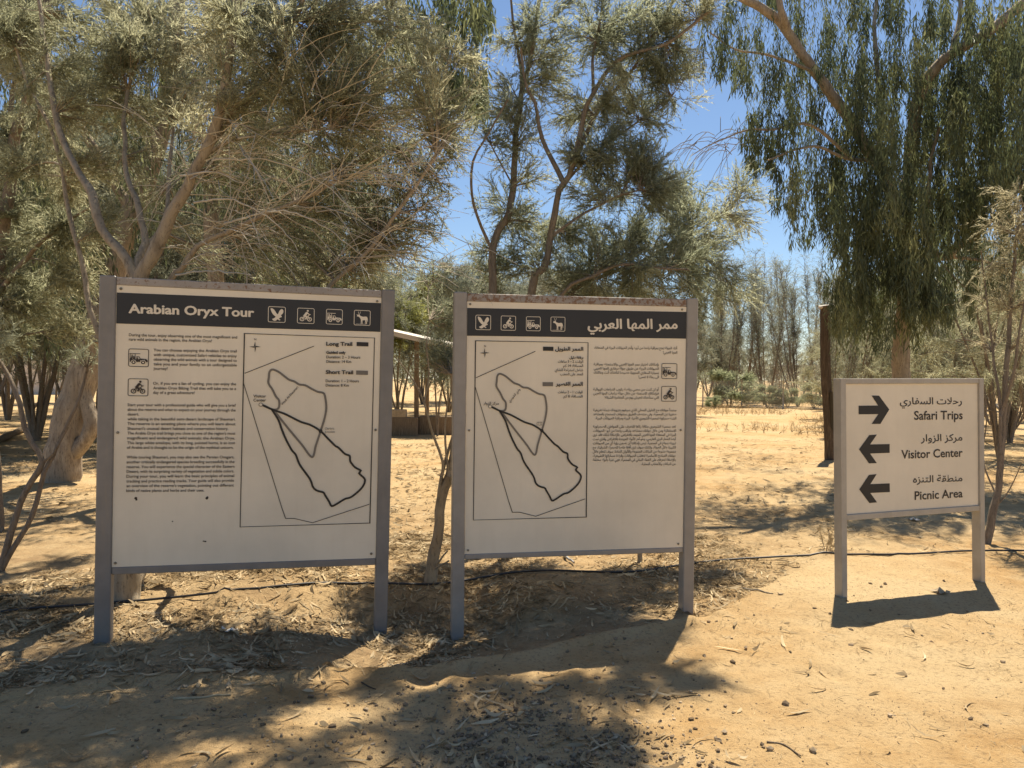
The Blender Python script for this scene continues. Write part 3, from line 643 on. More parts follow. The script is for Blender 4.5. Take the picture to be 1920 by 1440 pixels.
def needle_sprays(Pt, Dr, L, r_, n=12, nl=0.045, w=0.004, splay=0.65, droop=0.15):
    """feathery sprays: n thin needles along a short drooping axis, plus the axis itself"""
    N = len(Pt)
    t = (np.arange(n)[None, :] + r_.random((N, n))) / n
    ax = Pt[:, None, :] + Dr[:, None, :] * (L[:, None] * t)[..., None]
    ax[..., 2] -= droop * L[:, None] * t ** 2
    D3 = np.repeat(Dr[:, None, :], n, 1); D3[..., 2] -= 2 * droop * t; D3 = unit(D3)
    O = orth(D3, r_); sp = splay * (0.6 + 0.8 * r_.random((N, n, 1)))
    nd = unit(D3 * np.cos(sp) + O * np.sin(sp)); ln = nl * (0.6 + 0.8 * r_.random((N, n, 1))) * (1.1 - 0.5 * t[..., None])
    wv = orth(nd, r_) * (w / 2)
    V = np.stack([ax - wv, ax + wv, ax + nd * ln], 2).reshape(-1, 3)
    W = orth(Dr, r_) * (w * 0.5); tip = Pt + Dr * L[:, None]; tip[:, 2] -= droop * L
    V2 = np.stack([Pt - W, Pt + W, tip], 1).reshape(-1, 3)
    V = np.concatenate([V, V2]); return V, np.arange(len(V)).reshape(-1, 3)

def leaf_strands(Pt, L, r_, n=22, ll=0.13, lw=0.019, sway=0.12):
    """hanging strands of narrow leaves"""
    N = len(Pt)
    t = (np.arange(n)[None, :] + r_.random((N, n))) / n
    a = r_.random(N) * 2 * PI; sd = np.stack([np.cos(a), np.sin(a), np.zeros(N)], -1)
    ax = Pt[:, None, :] + sd[:, None, :] * (sway * L[:, None] * np.sqrt(t) * 1.6)[..., None]
    ax[..., 2] -= L[:, None] * t ** 1.15
    ax += r_.normal(size=ax.shape) * 0.02
    d = r_.normal(size=(N, n, 3)) * 0.30; d[..., 2] -= 1.0; d = unit(d)
    wv = orth(d, r_) * (lw / 2) * (0.7 + 0.6 * r_.random((N, n, 1))); ln = ll * (0.6 + 0.8 * r_.random((N, n, 1)))
    bend = orth(d, r_) * ln * 0.07
    m = ax + d * ln * 0.42 + bend
    V = np.stack([ax, m - wv, ax + d * ln, m + wv], 2).reshape(-1, 3)
    return V, np.arange(len(V)).reshape(-1, 4)

def blade_sprays(Pt, Dr, L, r_, n=10, ll=0.12, lw=0.035):
    """sprays of small leaves for far trees"""
    N = len(Pt); t = (np.arange(n)[None, :] + r_.random((N, n))) / n
    ax = Pt[:, None, :] + Dr[:, None, :] * (L[:, None] * t)[..., None]
    d = unit(np.repeat(Dr[:, None, :], n, 1) + r_.normal(size=(N, n, 3)) * 0.8)
    wv = orth(d, r_) * (lw / 2); ln = ll * (0.5 + r_.random((N, n, 1)))
    V = np.stack([ax, ax + d * ln * 0.45 - wv, ax + d * ln, ax + d * ln * 0.45 + wv], 2).reshape(-1, 3)
    return V, np.arange(len(V)).reshape(-1, 4)

def grow(limbs, clumps, r_, step=0.12, sub=13, sub_r=0.0042, per=30, bend=0.12, seg=7, skip_attach=0):
    """limbs: (points, r0, r1). clumps: (centre, radii(3), sprays). Returns wood builder and the spray origins / directions."""
    mb = MB(); SP = []; SR = []
    for k, (pts, r0, r1) in enumerate(limbs):
        if SP:                                                  # a bough starts on the wood it grows from
            al = np.concatenate(SP); dd = np.linalg.norm(al - pts[0], axis=1); i = int(np.argmin(dd))
            if dd[i] < 0.6: pts = [al[i]] + list(pts[1:])
        P = spline(pts, step); n = len(P)
        wob = np.stack([vnoise(np.arange(n) * 0.55 + k * 7.1, np.full(n, j * 3.3 + k)) for j in range(3)], -1) * min(0.03, r0 * 0.6)
        wob *= np.minimum(1, np.arange(n) / 3)[:, None]; P = P + wob
        rr = r0 + (r1 - r0) * np.linspace(0, 1, n) ** 0.8
        rr = rr * (1 + 0.16 * vnoise(np.arange(n) * 0.8, np.full(n, k * 2.0)))
        mb.tube(P, rr, seg if r0 > 0.02 else 5); SP.append(P); SR.append(rr)
    SP = np.concatenate(SP); SR = np.concatenate(SR)
    PO = []; DI = []
    for c, rad, cnt in clumps:
        c = np.asarray(c, float); rad = np.asarray(rad, float)
        d = np.linalg.norm(SP - c, axis=1) + 0.7 * np.maximum(0, SP[:, 2] - c[2] + 0.1)
        i = int(np.argmin(d)); a = SP[i]
        n = max(4, int(np.linalg.norm(c - a) / 0.12)); t = np.linspace(0, 1, n)[:, None]
        ctl = a + (c - a) * 0.5 + np.array([0, 0, 0.12 * np.linalg.norm(c - a)]) + r_.normal(size=3) * bend * np.linalg.norm(c - a) * 0.5
        B = (1 - t) ** 2 * a + 2 * t * (1 - t) * ctl + t ** 2 * c
        rb = min(SR[i] * 0.75, 0.006 + 0.010 * np.linalg.norm(c - a))
        mb.tube(B, np.linspace(rb, sub_r, n), 5)
        m = max(3, int(sub * (0.7 + 0.6 * r_.random())))
        tot = 0
        for q in range(m):
            v = r_.normal(size=3); v = v / np.linalg.norm(v) * (0.35 + 0.85 * r_.random()); e = c + v * rad
            st = B[int(n * (0.45 + 0.5 * r_.random()))] if n > 4 else a
            k = 5; tt = np.linspace(0, 1, k)[:, None]; L = np.linalg.norm(e - st)
            mid = st + (e - st) * 0.5 + r_.normal(size=3) * 0.12 * L
            Q = (1 - tt) ** 2 * st + 2 * tt * (1 - tt) * mid + tt ** 2 * e
            mb.tube(Q, np.linspace(sub_r, sub_r * 0.3, k), 3, False)
            cn = int(cnt / m); s = 0.25 + 0.75 * r_.random(cn) ** 0.8
            f = s * (k - 1); j = np.minimum(f.astype(int), k - 2); fr = (f - j)[:, None]
            p = Q[j] * (1 - fr) + Q[j + 1] * fr; dd = unit(Q[j + 1] - Q[j])
            PO.append(p + r_.normal(size=p.shape) * 0.02); DI.append(unit(dd * 0.8 + r_.normal(size=p.shape) * 0.5))
    return mb, (np.concatenate(PO) if PO else np.zeros((0, 3))), (np.concatenate(DI) if DI else np.zeros((0, 3)))

def tree(name, label, cat, base, mb, bark, VF, leaf, group=None, crown='crown'):
    root = empty(name, base, label, cat, group); b = np.array(base)
    mb.build('trunk', bark, root, True, b)
    if VF is not None: np_mesh(crown, VF[0] - b, [VF[1]], leaf, root)
    return root

def foot(px, py): p = GP(px, py); return np.array([p[0], p[1], p[2] - 0.04])

def cl(px, py, D, r, n, sq=(1, 1, 0.8), k=1.0):
    return (PX(px, py, D), (r * sq[0], r * sq[1], r * sq[2]), int(n * k))

def shade_clump(px, py, z, r, n):
    """foliage added up-sun of the ground at this pixel, to shade it"""
    g = GP(px, py); return (g + SD * (z / SD[2]), (r, r, r * 0.7), n)  # crown foliage put in for the shadow it throws on that ground

UPK = 1.35
# ---- A: big dusty tamarisk behind the left board
r_ = np.random.default_rng(11)
b = foot(238, 1121); D = b[1]
def seq(L, D0, D1): return [PX(x, y, D0 + (D1 - D0) * i / (len(L) - 1)) for i, (x, y) in enumerate(L)]
limbs = [([b] + seq([(238, 1000), (245, 800), (256, 640)], D, D), 0.095, 0.062),
         (seq([(256, 640), (264, 517), (280, 486), (311, 428), (338, 369), (362, 323), (393, 272), (408, 215), (425, 150), (440, 60), (450, -60)], D, 4.9), 0.058, 0.018),
         (seq([(393, 272), (440, 210), (505, 136), (552, 39), (575, -20), (600, -120)], 5.2, 4.8), 0.030, 0.014),
         (seq([(250, 680), (253, 517), (194, 432), (171, 362), (148, 327), (121, 268), (101, 194), (86, 109), (78, 40), (70, -60)], D, 6.3), 0.042, 0.014),
         (seq([(254, 640), (258, 509), (273, 455), (260, 389), (241, 338), (235, 272), (233, 218), (245, 150), (262, 60)], D, 6.4), 0.036, 0.010),
         (seq([(270, 700), (315, 530), (338, 505), (373, 459), (428, 435), (505, 400), (580, 370), (640, 330)], D, 5.05), 0.028, 0.010),
         (seq([(285, 480), (307, 420), (315, 350), (323, 272), (330, 194), (345, 90)], 5.5, 6.6), 0.022, 0.008),
         (seq([(338, 369), (378, 300), (440, 262), (520, 250), (620, 240)], 5.3, 4.9), 0.020, 0.006),
         (seq([(300, 1085), (292, 1000), (270, 860), (180, 610), (152, 480), (128, 389), (117, 311), (93, 233), (62, 183), (30, 90)], 5.6, 6.6), 0.034, 0.012),
         (seq([(330, 1090), (350, 1020), (420, 800), (600, 560), (690, 470), (760, 380), (820, 290)], 5.5, 5.1), 0.030, 0.010)]
C = []
for px, py, D_, r, n in [(60, 60, 7, .36, 300), (140, 40, 6.6, .36, 300), (200, 160, 6.4, .34, 300), (110, 330, 6.6, .30, 220), (170, 290, 6.1, .24, 150), (300, 80, 6.4, .36, 320), (230, 20, 6.2, .36, 300), (310, 200, 6.2, .32, 240), (370, 140, 5.9, .30, 260),
                         (420, 60, 6.2, .36, 320), (450, 190, 5.8, .30, 260), (500, 100, 6.0, .34, 320), (525, 240, 5.8, .30, 260), (560, 30, 6.2, .36, 320), (600, 130, 5.9, .34, 340), (640, 220, 5.8, .32, 320), (650, 60, 6.2, .34, 320), (705, 110, 6.1, .34, 340),
                         (720, 200, 6.1, .32, 320), (690, 300, 6.0, .32, 300), (755, 55, 6.5, .32, 280), (785, 160, 6.3, .30, 300), (800, 250, 6.3, .26, 260), (855, 250, 6.3, .17, 130), (750, 330, 6.2, .30, 300), (815, 320, 6.3, .20, 180), (670, 390, 5.9, .30, 240),
                         (740, 420, 6.2, .30, 280), (640, 460, 5.8, .28, 220), (560, 420, 5.6, .28, 170), (490, 450, 5.6, .26, 140), (700, 505, 6.2, .28, 240), (780, 460, 6.4, .24, 200), (430, 330, 5.7, .26, 140), (560, 330, 5.6, .28, 200), (600, 520, 6.0, .26, 180),
                         (70, 250, 6.8, .28, 200), (210, 420, 6.0, .20, 100), (330, 430, 6.1, .22, 120), (400, 480, 6.0, .2, 100), (850, 90, 6.6, .24, 200), (840, 180, 6.5, .2, 160), (520, 500, 5.9, .22, 130), (810, 400, 6.4, .15, 90),
                         (150, 200, 6.0, .26, 180), (20, 20, 6.6, .4, 300), (100, 130, 6.2, .3, 240), (260, 110, 6.0, .34, 280), (340, 50, 6.0, .34, 300), (420, 150, 5.9, .32, 280), (470, 30, 5.9, .34, 300), (530, 150, 5.8, .32, 300), (590, 210, 5.7, .3, 260), (620, 20, 6.0, .34, 300), (690, 30, 6.1, .32, 300), (670, 160, 5.9, .32, 320), (730, 270, 6.0, .28, 260), (640, 300, 5.8, .28, 240), (200, 60, 6.0, .32, 260), (250, 220, 6.4, .28, 200), (40, 320, 6.6, .3, 220), (480, 370, 5.5, .24, 130), (620, 390, 5.6, .28, 200), (700, 450, 5.9, .26, 200), (580, 480, 5.8, .26, 180), (450, 280, 5.6, .26, 150), (540, 60, 5.8, .3, 260), (260, 300, 6.3, .26, 160), (390, 240, 5.5, .22, 140), (300, 360, 6.4, .24, 130)]:
    kk = 2.0
    if px > 400 and py < 230: D_ = 4.8 + 0.45 * (D_ - 5.5); kk = 1.15 if r_.random() < 0.75 else 0.5
    elif px > 400: D_ = 5.45 + 0.3 * (D_ - 5.5); kk = 0.95
    elif px > 230: kk = 1.0
    C.append(cl(px, py, D_, r * 1.08, int(n * kk)))
for px, py, z, r, n in [(40, 1350, 5.4, .3, 230), (270, 1400, 5.6, .26, 190), (150, 1240, 5.6, .42, 380), (330, 1260, 6.2, .36, 300), (60, 1150, 6.0, .5, 420), (480, 1360, 5.8, .3, 200), (600, 1420, 6.2, .30, 220), (120, 1420, 5.2, .2, 120),
                        (120, 1050, 6.4, .4, 420), (300, 1215, 6.4, .3, 300), (540, 1300, 5.6, .25, 200), (40, 1000, 6.6, .5, 400), (400, 1470, 5.8, .24, 160), (720, 1370, 6.2, .26, 180), (190, 1460, 5.6, .2, 120)]:
    C.append(shade_clump(px, py, z, r * 0.72, int(n * UPK)))
mb, PO, DI = grow(limbs, C, r_)
# long bare twigs arching over to the right of the fork
tw = MB()
for L_ in ([(338, 330), (400, 322), (455, 345)], [(445, 258), (520, 256), (575, 272), (640, 300)], [(520, 122), (590, 118), (655, 127)], [(362, 380), (440, 376), (520, 420), (560, 470)], [(420, 420), (520, 395), (600, 420), (680, 480)], [(330, 515), (400, 508), (470, 516)], [(400, 300), (500, 300), (600, 340), (690, 420)]):
    Q = spline(seq(L_, 5.0, 4.85), 0.05); tw.tube(Q + r_.normal(size=Q.shape) * 0.004, np.linspace(0.007, 0.0025, len(Q)), 5)
starts = np.concatenate([spline(l[0], 0.06) for l in (limbs[1], limbs[5], limbs[7], limbs[9])])
for k in range(150):
    a = PX(300 + 400 * r_.random() ** 1.0, 180 + 330 * r_.random(), 4.8 + 0.7 * r_.random()); i = np.argmin(np.linalg.norm(starts - a, axis=1)); a = starts[i] + (a - starts[i]) * (0.15 + 0.4 * r_.random())
    L = 0.35 + 0.75 * r_.random(); d = unit(np.array([0.9, -0.25, 0.30]) + r_.normal(size=3) * np.array([.45, .5, .33]))
    t = np.linspace(0, 1, 7)[:, None]; Q = a + d * L * t; Q[:, 2] -= (0.30 * L * t[:, 0] ** 2); Q += r_.normal(size=Q.shape) * 0.012
    tw.tube(Q, np.linspace(0.0042, 0.0015, 7), 3, False)
    for q in range(3):
        j = 2 + q; e = unit(d + r_.normal(size=3) * 0.55); l2 = L * (0.25 + 0.3 * r_.random()); t2 = np.linspace(0, 1, 4)[:, None]
        Q2 = Q[j] + e * l2 * t2; Q2[:, 2] -= 0.25 * l2 * t2[:, 0] ** 2; tw.tube(Q2, np.linspace(0.0026, 0.0010, 4), 3, False)
k = r_.random(len(PO)) < 0.78; PO, DI = PO[k], DI[k]
V = needle_sprays(PO, DI, 0.10 + 0.13 * r_.random(len(PO)), r_, 12, 0.046, 0.0066, 0.52)
root = tree('tamarisk_tree', 'dusty feathery tamarisk with a forked tan trunk rising right behind the leftmost board', 'tree', b, mb, MT['tam_bark'], V, MT['tam_leaf'])
tw.build('bare_twigs', MT['twig'], root, False, b)

# ---- B: tamarisk at the far left edge
r_ = np.random.default_rng(12)
b = np.array([-5.1, 7.6, GZ(-5.1, 7.6) - 0.05])
limbs = [([b, PX(-20, 700, 7.6), PX(0, 459, 7.6), PX(16, 369, 7.5), PX(27, 272, 7.4), PX(50, 206, 7.3), PX(66, 155, 7.2), PX(82, 70, 7.2), PX(90, -50, 7.2)], 0.10, 0.03),
         (seq([(27, 272), (20, 190), (40, 90), (30, -40)], 7.4, 7.8), 0.03, 0.012), (seq([(-10, 560), (60, 470), (120, 420), (170, 390)], 7.6, 7.2), 0.03, 0.010)]
C = [cl(*a, k=1.6) for a in [(20, 110, 7.6, .40, 320), (10, 260, 7.5, .40, 320), (70, 190, 7.2, .3, 220), (20, 400, 7.6, .40, 300), (90, 440, 7.3, .36, 260), (30, 520, 7.6, .40, 320), (100, 560, 7.6, .34, 260), (20, 620, 7.7, .32, 240), (150, 520, 7.4, .26, 180), (140, 620, 7.8, .22, 130),
                      (-60, 300, 7.6, .5, 300), (-80, 560, 7.6, .5, 300), (60, 10, 7.4, .4, 300), (160, 450, 7.4, .26, 160), (-50, 60, 7.6, .5, 300)]]
for px, py, z, r, n in [(30, 1200, 6.6, .45, 380), (150, 1120, 7.0, .5, 400), (-60, 1230, 6.6, .45, 320), (20, 1080, 7, .55, 400), (110, 960, 6.4, .5, 350)]: C.append(shade_clump(px, py, z, r * 0.72, int(n * UPK)))
mb, PO, DI = grow(limbs, C, r_)
k = r_.random(len(PO)) < 0.7; PO, DI = PO[k], DI[k]
V = needle_sprays(PO, DI, 0.11 + 0.14 * r_.random(len(PO)), r_, 11, 0.060, 0.010, 0.5)
tree('tamarisk_tree', 'grey-green tamarisk with a slanting bough at the far left edge', 'tree', b, mb, MT['tam_bark_grey'], V, MT['tam_leaf'])

UPK = 3.2
# ---- C: pair of tamarisks behind the middle board (one clump of stems from one root)
r_ = np.random.default_rng(13)
b = np.array([0.25, 7.0, GZ(0.25, 7.0) - 0.05]); D = 7.0
limbs = [([b, PX(960, 860, D), PX(920, 640, D)] + seq([(922, 544), (926, 447), (953, 400), (963, 350), (967, 272), (980, 175), (996, 97), (1008, 10), (1015, -80)], D, 7.2), 0.062, 0.014),
         (seq([(924, 459), (903, 425), (888, 385), (883, 345), (887, 303), (907, 264), (930, 225), (953, 187)], 7.0, 6.6), 0.016, 0.008),
         (seq([(981, 168), (977, 132), (965, 58), (955, -30)], 7.1, 7.3), 0.018, 0.010),
         ([b + [0.05, 0.02, 0], PX(1000, 850, D)] + seq([(996, 550), (1019, 500), (1029, 447), (1039, 400), (1047, 358), (1068, 330), (1082, 272), (1101, 194), (1132, 144), (1171, 105), (1249, 82), (1330, 20)], 6.9, 6.7), 0.058, 0.012),
         (seq([(1043, 335), (1018, 260), (1004, 194), (988, 163), (975, 90)], 6.9, 6.8), 0.024, 0.010), (seq([(1113, 170), (1113, 97), (1128, 23), (1135, -60)], 6.8, 6.9), 0.018, 0.009),
         (seq([(1068, 330), (1100, 250), (1125, 200), (1180, 140), (1240, 40), (1290, -40)], 6.9, 6.9), 0.022, 0.008),
         (seq([(1000, 700), (1054, 552), (1113, 517), (1171, 494), (1229, 501), (1290, 505)], 6.9, 6.3), 0.026, 0.008),
         (seq([(1030, 600), (1080, 540), (1180, 500), (1280, 451), (1338, 412), (1385, 373)], 7.0, 7.4), 0.024, 0.007),
         (seq([(1027, 447), (1080, 410), (1150, 372), (1200, 355)], 6.9, 6.6), 0.018, 0.006), (seq([(1047, 358), (1110, 290), (1180, 240), (1260, 180)], 6.9, 6.9), 0.014, 0.006),
         (seq([(960, 350), (930, 290), (905, 240)], 7.0, 7.0), 0.010, 0.005)]
C = [cl(a[0], a[1], a[2], a[3] * 1.45, a[4], k=2.0) for a in [(985, 60, 7.2, .30, 190), (1040, 40, 7.2, .30, 200), (1100, 70, 7.0, .28, 210), (1160, 40, 6.8, .30, 280), (1225, 50, 6.8, .32, 340), (1280, 40, 6.9, .30, 330), (1200, 120, 6.8, .26, 260), (1265, 110, 6.9, .20, 170), (1240, 165, 6.9, .24, 210), (1030, 140, 7.1, .22, 140),
                      (960, 165, 7.0, .22, 170), (985, 240, 7.0, .16, 90), (945, 200, 7.0, .14, 80), (1120, 190, 6.9, .26, 240), (1170, 200, 6.9, .22, 160), (1075, 200, 7.1, .16, 90), (1090, 290, 6.9, .20, 170), (1150, 280, 6.8, .24, 240), (1200, 290, 6.7, .26, 300), (1230, 345, 6.7, .22, 260), (1180, 350, 6.8, .26, 280),
                      (1130, 360, 7.0, .24, 200), (1000, 330, 7.1, .14, 60), (960, 290, 7.1, .12, 50), (950, 400, 7.1, .20, 160), (1000, 420, 7.2, .22, 180), (1060, 430, 7.1, .24, 220), (1120, 440, 7.0, .26, 250), (1180, 430, 6.9, .28, 290), (1240, 440, 6.9, .28, 300), (1290, 390, 7.1, .24, 230), (1310, 450, 7.1, .24, 240),
                      (1350, 400, 7.3, .16, 100), (1395, 350, 7.4, .13, 110), (1400, 420, 7.4, .10, 60), (1330, 500, 7.0, .24, 240), (1270, 500, 6.7, .26, 260), (1200, 510, 6.7, .28, 260), (1130, 510, 6.8, .28, 250), (1060, 510, 7.0, .26, 220), (990, 490, 7.2, .24, 200), (930, 510, 7.3, .22, 190), (1370, 540, 7.3, .16, 120),
                      (1220, 560, 7.0, .26, 200), (1110, 570, 7.1, .26, 200), (1310, 560, 7.0, .2, 150), (905, 460, 7.2, .13, 70), (920, 260, 7.0, .12, 60), (1050, 100, 7.1, .2, 110), (1225, 230, 6.9, .16, 90), (1275, 340, 7, .12, 60)]]
for px, py, z, r, n in [(800, 1330, 6.4, .30, 230), (900, 1400, 6.0, .34, 300), (1000, 1370, 6.2, .34, 300), (1080, 1440, 5.8, .36, 300), (940, 1290, 6.6, .24, 160), (1060, 1300, 6.6, .28, 220), (1190, 1250, 6.8, .24, 170), (1270, 1270, 6.4, .24, 170), (1180, 1300, 6.6, .26, 180),
                        (860, 1460, 6.2, .4, 300), (1330, 1285, 6.2, .18, 100), (1010, 1500, 6.0, .4, 300), (700, 1300, 7.0, .24, 150), (1150, 1400, 6.0, .2, 110), (760, 1420, 6.2, .26, 170), (1240, 1180, 6.8, .2, 110)]: C.append(shade_clump(px, py, z, r * 0.72, int(n * UPK)))
mb, PO, DI = grow(limbs, C, r_)
k = r_.random(len(PO)) < 0.70; PO, DI = PO[k], DI[k]
V = needle_sprays(PO, DI, 0.10 + 0.13 * r_.random(len(PO)), r_, 12, 0.048, 0.0070, 0.52)
tree('tamarisk_tree', 'open airy tamarisk against the blue sky, its stems rising behind the Arabic board', 'tree', b, mb, MT['tam_bark_grey'], V, MT['tam_leaf2'])

# ---- D: the big weeping eucalyptus on the right
r_ = np.random.default_rng(14)
DE = 12.0
bx = PX(1690, 900, DE); b = np.array([bx[0], DE, GZ(bx[0], DE) - 0.05])
limbs = [([b] + seq([(1689, 800), (1690, 706), (1690, 633), (1697, 560), (1692, 450), (1665, 340), (1625, 280), (1591, 222), (1552, 167), (1521, 124), (1486, 70), (1450, 28), (1389, -5), (1340, -40)], DE, 10.9), 0.165, 0.05),
         (seq([(1694, 460), (1705, 330), (1716, 220), (1727, 171), (1747, 136), (1785, 101), (1844, 66), (1918, 8), (1990, -60)], DE, 10.9), 0.12, 0.06),
         (seq([(1486, 70), (1465, 20), (1450, -60)], 10.9, 10.9), 0.06, 0.03),
         (seq([(1700, 540), (1727, 501), (1754, 482), (1782, 482), (1801, 459), (1832, 439), (1870, 400), (1930, 330)], DE, 11.3), 0.075, 0.03),
         (seq([(1752, 480), (1747, 408), (1742, 330), (1760, 240)], 11.7, 11.6), 0.05, 0.02),
         (seq([(1650, 320), (1591, 298), (1540, 276), (1498, 280), (1440, 300)], 11.2, 10.4), 0.035, 0.012), (seq([(1600, 235), (1520, 235), (1450, 243), (1408, 243), (1369, 255), (1330, 272), (1296, 292)], 11.0, 10.2), 0.030, 0.005),
         (seq([(1535, 145), (1450, 105), (1380, 92), (1330, 60)], 10.8, 10.3), 0.03, 0.008), (seq([(1785, 101), (1800, 20), (1790, -60)], 11.4, 11.6), 0.05, 0.02), (seq([(1640, 310), (1650, 180), (1640, 60), (1650, -60)], 11.9, 12.4), 0.06, 0.02),
         (seq([(1790, 482), (1850, 490), (1900, 520), (1940, 530)], 11.6, 11.6), 0.03, 0.01), (seq([(1760, 500), (1800, 530), (1860, 590)], 11.6, 11.2), 0.018, 0.006), (seq([(1620, 470), (1560, 350), (1500, 370), (1470, 390)], 11.6, 11.0), 0.02, 0.006)]
mb, _, _ = grow(limbs, [], r_)
for k in range(26):                                             # bare fine twigs hanging off the left bough
    a = PX(1296 + 110 * r_.random(), 245 + 45 * r_.random(), 10.9); t = np.linspace(0, 1, 6)[:, None]; L = 0.4 + 0.5 * r_.random()
    d = unit(np.array([-0.5, 0, 0.1]) + r_.normal(size=3) * 0.5); Q = a + d * L * t; Q[:, 2] -= 0.9 * L * t[:, 0] ** 2; mb.tube(Q, np.linspace(.006, .0025, 6), 3, False)
# hanging foliage: columns (centre px, top py, bottom py, half width px, strands)
COLS = [(1335, -40, 150, 18, 34), (1365, 40, 185, 26, 60), (1408, 30, 110, 14, 18), (1420, 90, 200, 20, 30), (1400, 200, 300, 14, 24), (1440, 190, 330, 26, 60), (1425, 240, 345, 22, 60), (1465, 80, 300, 22, 46), (1460, 320, 425, 12, 26), (1483, 330, 420, 10, 16), (1490, 380, 490, 9, 18),
        (1500, 130, 280, 26, 60), (1540, 190, 420, 26, 80), (1515, 270, 400, 20, 40), (1533, 380, 490, 14, 30), (1560, 260, 470, 22, 60), (1585, 40, 220, 36, 90), (1530, 10, 120, 30, 50), (1600, 250, 440, 28, 90), (1598, 400, 640, 24, 120), (1575, 380, 520, 14, 40), (1640, 60, 260, 36, 110), (1640, 230, 470, 34, 120),
        (1635, 420, 560, 26, 90), (1650, 480, 600, 20, 70), (1685, 160, 380, 36, 130), (1680, 330, 560, 34, 130), (1700, 440, 585, 26, 90), (1720, 20, 210, 40, 120), (1730, 230, 440, 36, 130), (1725, 400, 620, 26, 100), (1745, 500, 610, 20, 50), (1780, 130, 340, 38, 130), (1775, 320, 470, 36, 120), (1795, 480, 600, 22, 44),
        (1770, -30, 110, 40, 110), (1830, 60, 280, 40, 120), (1820, 250, 440, 36, 110), (1870, 160, 380, 40, 100), (1860, 340, 450, 30, 60), (1880, -20, 160, 40, 90), (1910, 200, 420, 30, 80), (1910, 330, 470, 26, 60), (1840, 440, 560, 20, 30), (1880, 440, 600, 34, 50), (1470, -30, 70, 30, 40), (1420, -50, 40, 30, 36), (1640, -60, 90, 50, 110),
        (1560, 90, 210, 24, 50), (1660, 540, 650, 14, 40), (1590, 520, 655, 22, 90), (1620, 540, 640, 20, 60), (1725, 520, 640, 22, 60), (1755, 540, 620, 20, 40), (1690, 500, 600, 20, 60), (1565, 480, 580, 16, 40), (1800, 540, 620, 20, 40), (1640, 330, 520, 40, 120), (1600, 330, 520, 30, 90), (1745, 350, 520, 36, 110), (1950, 60, 400, 40, 80), (1900, 60, 260, 40, 110), (1860, 20, 200, 40, 90), (1840, 300, 480, 40, 80), (1900, 250, 400, 40, 90), (1815, 150, 330, 30, 70), (1930, -40, 200, 40, 80), (1880, 380, 520, 40, 60), (1350, -60, 90, 30, 50), (1600, 470, 690, 14, 40), (1660, 560, 690, 10, 24), (1712, 540, 680, 10, 24), (1790, 300, 560, 40, 70), (1850, 420, 600, 30, 60), (1760, 420, 640, 20, 50), (1625, 130, 330, 50, 90), (1745, 60, 300, 50, 100), (1570, 140, 330, 30, 60), (1385, 100, 190, 16, 30), (1455, 180, 340, 20, 50), (1430, 290, 350, 26, 40), (1500, 300, 460, 14, 34), (1545, 300, 480, 16, 40), (1480, 60, 200, 26, 50), (1520, 40, 180, 26, 50)]
PT = []; LL = []
for cx, y0, y1, hw, n in COLS:
    n = int(n * 0.86 * (1.1 if 1580 < cx < 1760 and y1 < 590 else 0.95 if cx < 1580 else 1.5 if y1 < 590 else 1.15))
    hub = cx + hw * np.linspace(-0.85, 0.85, max(2, int(hw / 11))) + r_.normal(size=max(2, int(hw / 11))) * 5; low = -8 + 40 * r_.random(len(hub)) - 30; hD = 11.5 + 0.85 * r_.normal(size=len(hub))
    for _ in range(n):
        j = int(r_.random() * len(hub)); top = y0 + (y1 - y0) * 0.62 * r_.random(); bot = min(y1 + low[j], top + (y1 - y0) * (0.3 + 0.45 * r_.random())) - 10 * r_.random()
        Dk = hD[j] + 0.25 * r_.normal(); x = hub[j] + 5.5 * r_.normal() * (1.25 - 0.8 * (top - y0) / (y1 - y0))
        p = PX(x, top, Dk); q = PX(x, bot, Dk); PT.append(p); LL.append(max(0.12, p[2] - q[2] - 0.08))
for gx_, gy_ in ((1330, 880), (1400, 920), (1470, 885), (1530, 930), (1360, 965), (1450, 985), (1540, 1000), (1590, 905), (1650, 990), (1890, 930), (1760, 1000), (1420, 860)):   # upper crown strands, added up-sun to shade these ground points
    for _ in range(46):
        g = GP(gx_, gy_); PT.append(g + SD * (9.6 / SD[2]) + r_.normal(size=3) * np.array([.38, .38, .3])); LL.append(0.6 + 0.6 * r_.random())
PT = np.array(PT); LL = np.array(LL)
Vs = []; 
for lo, hi, n in ((0, .35, 9), (.35, .7, 15), (.7, 1.1, 22), (1.1, 9, 30)):
    k = (LL >= lo) & (LL < hi)
    if k.any(): Vs.append(leaf_strands(PT[k], LL[k], r_, n, 0.130, 0.0165, 0.09)[0])
V = np.concatenate(Vs)
tree('eucalyptus_tree', 'tall weeping eucalyptus with dark curtains of hanging leaves behind the direction sign', 'tree', b, mb, MT['euc_bark'], (V, np.arange(len(V)).reshape(-1, 4)), MT['euc_leaf'])

